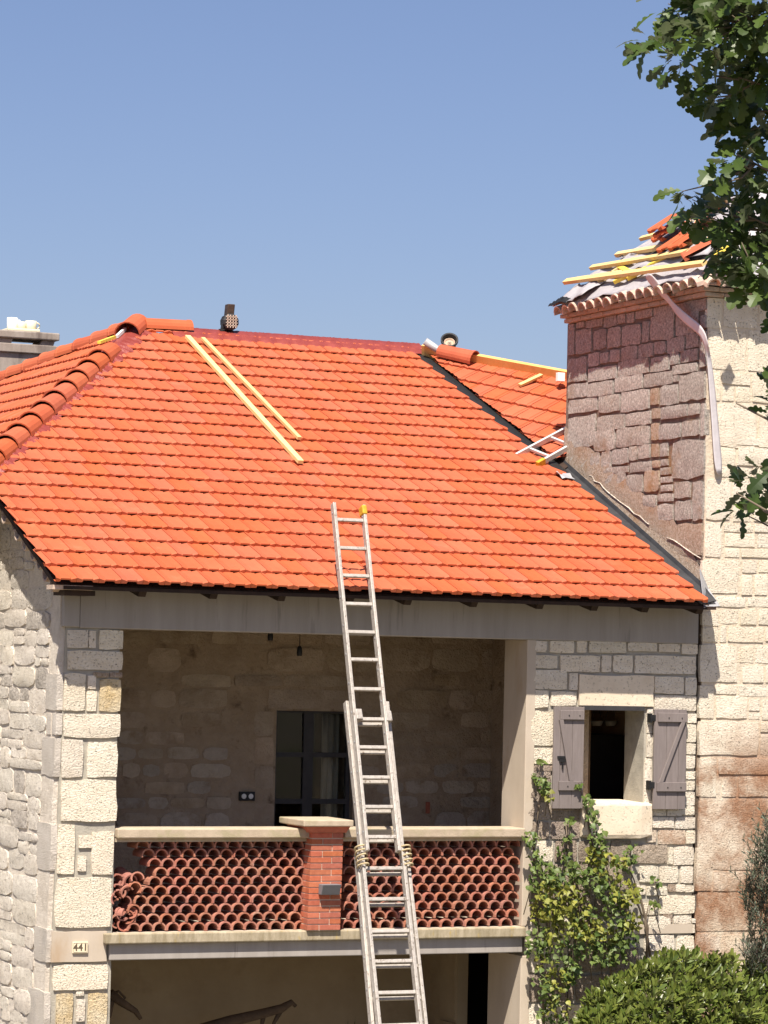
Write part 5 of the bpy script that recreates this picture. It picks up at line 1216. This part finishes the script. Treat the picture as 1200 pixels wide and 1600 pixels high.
# oak: trunk out of frame at the right, limbs reaching into the top right corner
DO = 13.0
tb_ = atD(1720, 900, DO); 
gz = lambda P: 3.5 * (lambda t: t * t * (3 - 2 * t))(min(1, max(0, (-6 - (P[1] + OFF[1])) / 20.0))) - 5.2
tb_[2] = gz(tb_) - .1
oak = thing('oak_tree', tb_, 'oak tree reaching lobed dark green leaves into the top right corner', 'tree')
ttop = atD(1660, -150, DO)
tk = MB().tube([tb_, tb_ + (ttop - tb_) * .3 + A(.04, 0, 0), tb_ + (ttop - tb_) * .6 - A(.05, 0, 0), tb_ + (ttop - tb_) * .85, ttop, ttop + A(.1, .2, 1.2)], [.26, .21, .18, .16, .13, .06], 12).build('trunk', M['trunk'], oak, True)
CL = [(1010, 78, 32), (1030, 12, 30), (1048, 100, 34), (1070, 40, 34), (1095, 70, 45), (1130, 30, 50), (1160, 70, 55), (1190, 30, 50), (1190, 110, 50), (1090, 160, 26), (1125, 140, 42), (1150, 180, 40), (1185, 175, 45), (1140, 215, 26),
      (1175, 240, 42), (1145, 262, 28), (1108, 258, 14), (1195, 290, 42), (1150, 300, 28), (1125, 290, 16), (1068, 318, 22), (1052, 305, 10), (1092, 345, 26), (1065, 345, 18), (1125, 345, 32), (1160, 340, 40), (1190, 365, 42), (1145, 385, 36), (1180, 410, 40),
      (1120, 400, 22), (1150, 435, 34), (1185, 450, 26), (1118, 425, 16), (1162, 462, 16), (1194, 578, 9), (1196, 600, 10), (1200, 640, 18), (1192, 655, 8), (1172, 768, 30), (1150, 785, 22), (1140, 815, 12), (1192, 780, 28), (1198, 745, 18), (1196, 520, 6)]
CL += [(1230 + rng.uniform(0, 200), rng.uniform(-60, 500), 60) for _ in range(14)] + [(1000 + rng.uniform(80, 420), rng.uniform(-160, -20), 60) for _ in range(10)]
leaves = []; lk = MB()
hub = [atD(1640, y, DO) for y in (-50, 150, 330, 520, 700)]
limbs = []
for i, (y0, y1) in enumerate(((-50, 40), (150, 120), (330, 240), (360, 330), (420, 400), (760, 770), (620, 630))):
    a = tb_ + (ttop - tb_) * min(.98, max(.3, (1690 - y0) / 1900)); b = atD(1150, y1, DO - .2)
    pts = [a, a + (b - a) * .35 + A(0, 0, .12), a + (b - a) * .7 + A(.02, .05, .05), b]
    lk.tube(pts, [.05, .026, .010, .003], 7); limbs.append(pts)
for cx, cy, r in CL:
    cx += 14; cy -= 6 if cy < 700 else 16; r *= .92
    n = int(max(5, r * r * .026)) if cx < 1215 else 16
    cdep = DO + rng.uniform(-.35, .35)
    cc = atD(cx, cy, cdep)
    # twig from the closest limb to the clump
    best = min((np.linalg.norm(p - cc), tuple(p)) for L in limbs for p in [along(L[i], L[i + 1], f) for i in range(3) for f in (.2, .5, .8)] if p[0] > cc[0] - .02) if True else None
    pa = A(*best[1]); midp = (pa + cc) / 2 + A(0, 0, -.02)
    if best[0] < 1.2: lk.tube([pa, midp, cc], [.006, .0045, .002], 5)
    for _ in range(n):
        a = rng.uniform(0, 6.28); q = r * math.sqrt(rng.random()) * .80
        P = atD(cx + q * math.cos(a), cy + q * math.sin(a), cdep + rng.uniform(-.12, .12))
        out = unit(P - cc + rdir() * .03) + A(-.25, -.1, -.25) + rdir() * .5
        nn = unit(A(-.2, -.35, .75) + rdir() * .75)
        leaves.append((P, out, nn, rng.uniform(.080, .128)))
lk.build('branches', M['twig'], oak, True)
CAMD = lambda P: np.linalg.norm(P)
def inframe(P):
    k = FPX / np.dot(P, CF); return -20 < 600 + k * np.dot(P, CR) < 1215 and -20 < 800 - k * np.dot(P, CU) < 1620
place_leaves(leaves, oaks, oak, 'leaf', 300, lambda t: (inframe(t[0]), t[3] / CAMD(t[0])))

# climbing vine on the window wall
vine = thing('climbing_vine', atY(905, 1600, YF - .1) * A(1, 1, 0) + A(0, 0, ZG), 'yellowish green climbing vine growing up the wall under the shuttered window', 'vine')
VC = [(830, 1310, 14, .08), (836, 1340, 18, .10), (845, 1365, 22, .14), (862, 1370, 22, .16), (885, 1362, 22, .16), (905, 1360, 20, .16), (925, 1375, 26, .2), (950, 1355, 26, .18), (975, 1345, 22, .14), (985, 1330, 18, .1), (860, 1395, 26, .2), (885, 1400, 24, .2), (950, 1395, 20, .18),
      (975, 1395, 26, .22), (990, 1400, 16, .2), (960, 1420, 26, .2), (985, 1440, 22, .2), (862, 1425, 22, .2), (880, 1435, 22, .2), (905, 1420, 20, .2), (920, 1425, 14, .2), (840, 1455, 22, .14), (865, 1460, 20, .18), (900, 1450, 24, .2), (925, 1455, 24, .2), (950, 1455, 26, .2), (975, 1470, 24, .2),
      (840, 1480, 20, .14), (855, 1505, 22, .18), (870, 1490, 18, .2), (895, 1480, 24, .22), (920, 1485, 26, .22), (945, 1490, 24, .2), (965, 1495, 18, .2), (850, 1530, 22, .18), (875, 1530, 22, .2), (890, 1515, 20, .2), (858, 1555, 20, .18), (870, 1575, 22, .18), (850, 1590, 18, .16), (875, 1600, 20, .16),
      (884, 1310, 10, .06), (882, 1330, 12, .07), (888, 1285, 7, .05), (920, 1255, 10, .08), (925, 1275, 14, .12), (930, 1300, 16, .14), (935, 1320, 18, .14), (925, 1335, 18, .14), (915, 1245, 7, .07), (940, 1330, 16, .14), (905, 1225, 6, .06),
      (850, 1230, 12, .10), (845, 1222, 10, .10), (856, 1240, 10, .10), (835, 1215, 8, .08), (845, 1190, 8, .03), (1022, 1378, 9, .1), (1020, 1412, 10, .1), (830, 1385, 10, .1), (833, 1410, 10, .08), (838, 1430, 12, .1)]
vl = []; yl = []; vs_ = MB()
for cx, cy, r, dep in VC:
    n = int(r * r * rng.uniform(.05, .14)) + 5; sunlit = rng.random() < (.42 if 1330 < cy < 1470 else .15); r *= rng.uniform(.75, 1.0)  # the band of top-lit clumps gets more of the sun-coloured leaves
    dep *= 1.5; c = atY(cx, cy, YF - dep)
    vs_.tube([atY(cx + rng.uniform(-14, 14), cy + rng.uniform(20, 50), YF - dep * .5), c, atY(cx + rng.uniform(-8, 8), cy - r * .8, YF - dep * .8)], [.005, .004, .002], 5)
    for _ in range(n):
        a = rng.uniform(0, 6.28); q = r * math.sqrt(rng.random())
        P = atY(cx + q * math.cos(a), cy + q * math.sin(a), YF - max(.02, dep + rng.uniform(-.14, .10)))
        (yl if sunlit and rng.random() < .85 else vl).append((P, A(rng.uniform(-.8, .8), -.5, rng.uniform(-.9, .3)), unit(A(-.15, -.6, .6) + rdir() * .85), rng.uniform(.030, .072)))
for pts in ([(885, 1600), (888, 1520), (905, 1440), (915, 1380), (925, 1320), (915, 1255), (905, 1222)], [(850, 1600), (846, 1500), (838, 1420), (834, 1330), (842, 1260), (848, 1225)], [(1010, 1500), (1012, 1450), (1000, 1400), (985, 1360)], [(960, 1560), (950, 1480), (905, 1420), (890, 1360), (884, 1285)], [(1016, 1495), (1008, 1440), (1016, 1400)]):
    vs_.tube([atY(x, y, YF - .05) for x, y in pts] , [.012] * (len(pts) - 1) + [.004], 6)
vs_.build('stems', M['twig'], vine, True)
place_leaves(vl, vines, vine, 'leaf', 150, lambda t: t[3]); place_leaves(yl, sunlits, vine, 'leaf', 150, lambda t: t[3])

# dense rounded shrub at the bottom right
sc = atY(1060, 1560, YF - .9)
shrub = thing('rounded_shrub', A(sc[0], YF - .9, ZG), 'dense glossy green shrub with pointed leaves in front of the tower foot', 'shrub')
TOPS = [(905, 1600), (925, 1548), (950, 1528), (985, 1512), (1020, 1492), (1050, 1483), (1085, 1484), (1110, 1492), (1140, 1490), (1170, 1500), (1210, 1515), (1300, 1540)]
def topy(x):
    for (a, b), (c, d) in zip(TOPS, TOPS[1:]):
        if a <= x <= c: return b + (d - b) * (x - a) / (c - a)
    return 1600
sl_ = []; ss_ = MB()
for _ in range(1050):
    x = rng.uniform(908, 1290); ty = topy(x) + 5
    y = ty + (1650 - ty) * rng.random() ** 1.1 if ty < 1640 else 1640
    dep = .35 + .75 * min(1, (y - ty) / 90 + .12) + rng.uniform(-.10, .12)
    c = atY(x, y, YF - dep)
    ax = unit(A(rng.uniform(-.5, .5), -.45 - .3 * rng.random(), 1.0 - .5 * min(1, (y - ty) / 120)))
    ss_.tube([c - ax * .25, c], [.004, .003], 4)
    m = rng.randint(8, 13)
    for i in range(m):
        a = 2.4 * i + rng.uniform(-.3, .3); f = i / m
        s1 = unit(np.cross(ax, A(.3, .2, .9))); s2 = np.cross(ax, s1); rad = s1 * math.cos(a) + s2 * math.sin(a)
        d = ax * (.25 + .8 * f) + rad * (1.0 - .45 * f); P = c - ax * .09 * (1 - f)
        sl_.append((P, d, unit(ax * 1.0 - rad * .5 + rdir() * .15), rng.uniform(.075, .125)))
ss_.tube([A(sc[0], YF - .8, ZG), A(sc[0], YF - .8, ZG + 1.2)], [.06, .04], 8)
ss_.build('stems', M['twig'], shrub)
place_leaves(sl_, shrs, shrub, 'leaf', 300, lambda t: (inframe(t[0]), t[3] - .03 * (t[0][1] - YF)))

# wispy grey-green shrub at the right edge
oc = atY(1195, 1450, YF - .55)
olive = thing('wispy_shrub', A(oc[0] + .15, YF - .55, ZG), 'wispy grey green shrub with narrow leaves at the right edge by the tower', 'shrub')
ol = []; os_ = MB()
for _ in range(270):
    y = rng.uniform(1300, 1530); wdt = 48 * min(1, (y - 1285) / 110) if y < 1440 else 46
    x = 1212 - wdt * rng.random() ** .8 + rng.uniform(0, 60) * (rng.random() < .5)
    c = atY(x, y, YF - .45 - rng.uniform(0, .3)); ax = unit(A(rng.uniform(-1.1, .5), rng.uniform(-.5, .2), 1.0)); L = rng.uniform(.14, .34)
    os_.tube([c, c + ax * L], [.004, .002], 4)
    for i in range(16):
        f = i / 15; a = 2.4 * i; s1 = unit(np.cross(ax, A(.3, .2, .9))); s2 = np.cross(ax, s1); rad = s1 * math.cos(a) + s2 * math.sin(a)
        ol.append((c + ax * L * f, ax * .9 + rad * .8, unit(rad * -.5 + ax + rdir() * .3), rng.uniform(.045, .085)))
os_.tube([A(oc[0] + .15, YF - .55, ZG), A(oc[0] + .12, YF - .55, -2.6)], [.04, .015], 7)
os_.build('stems', M['twig'], olive)
place_leaves(ol, olvs, olive, 'leaf', 0, lambda t: t[3])
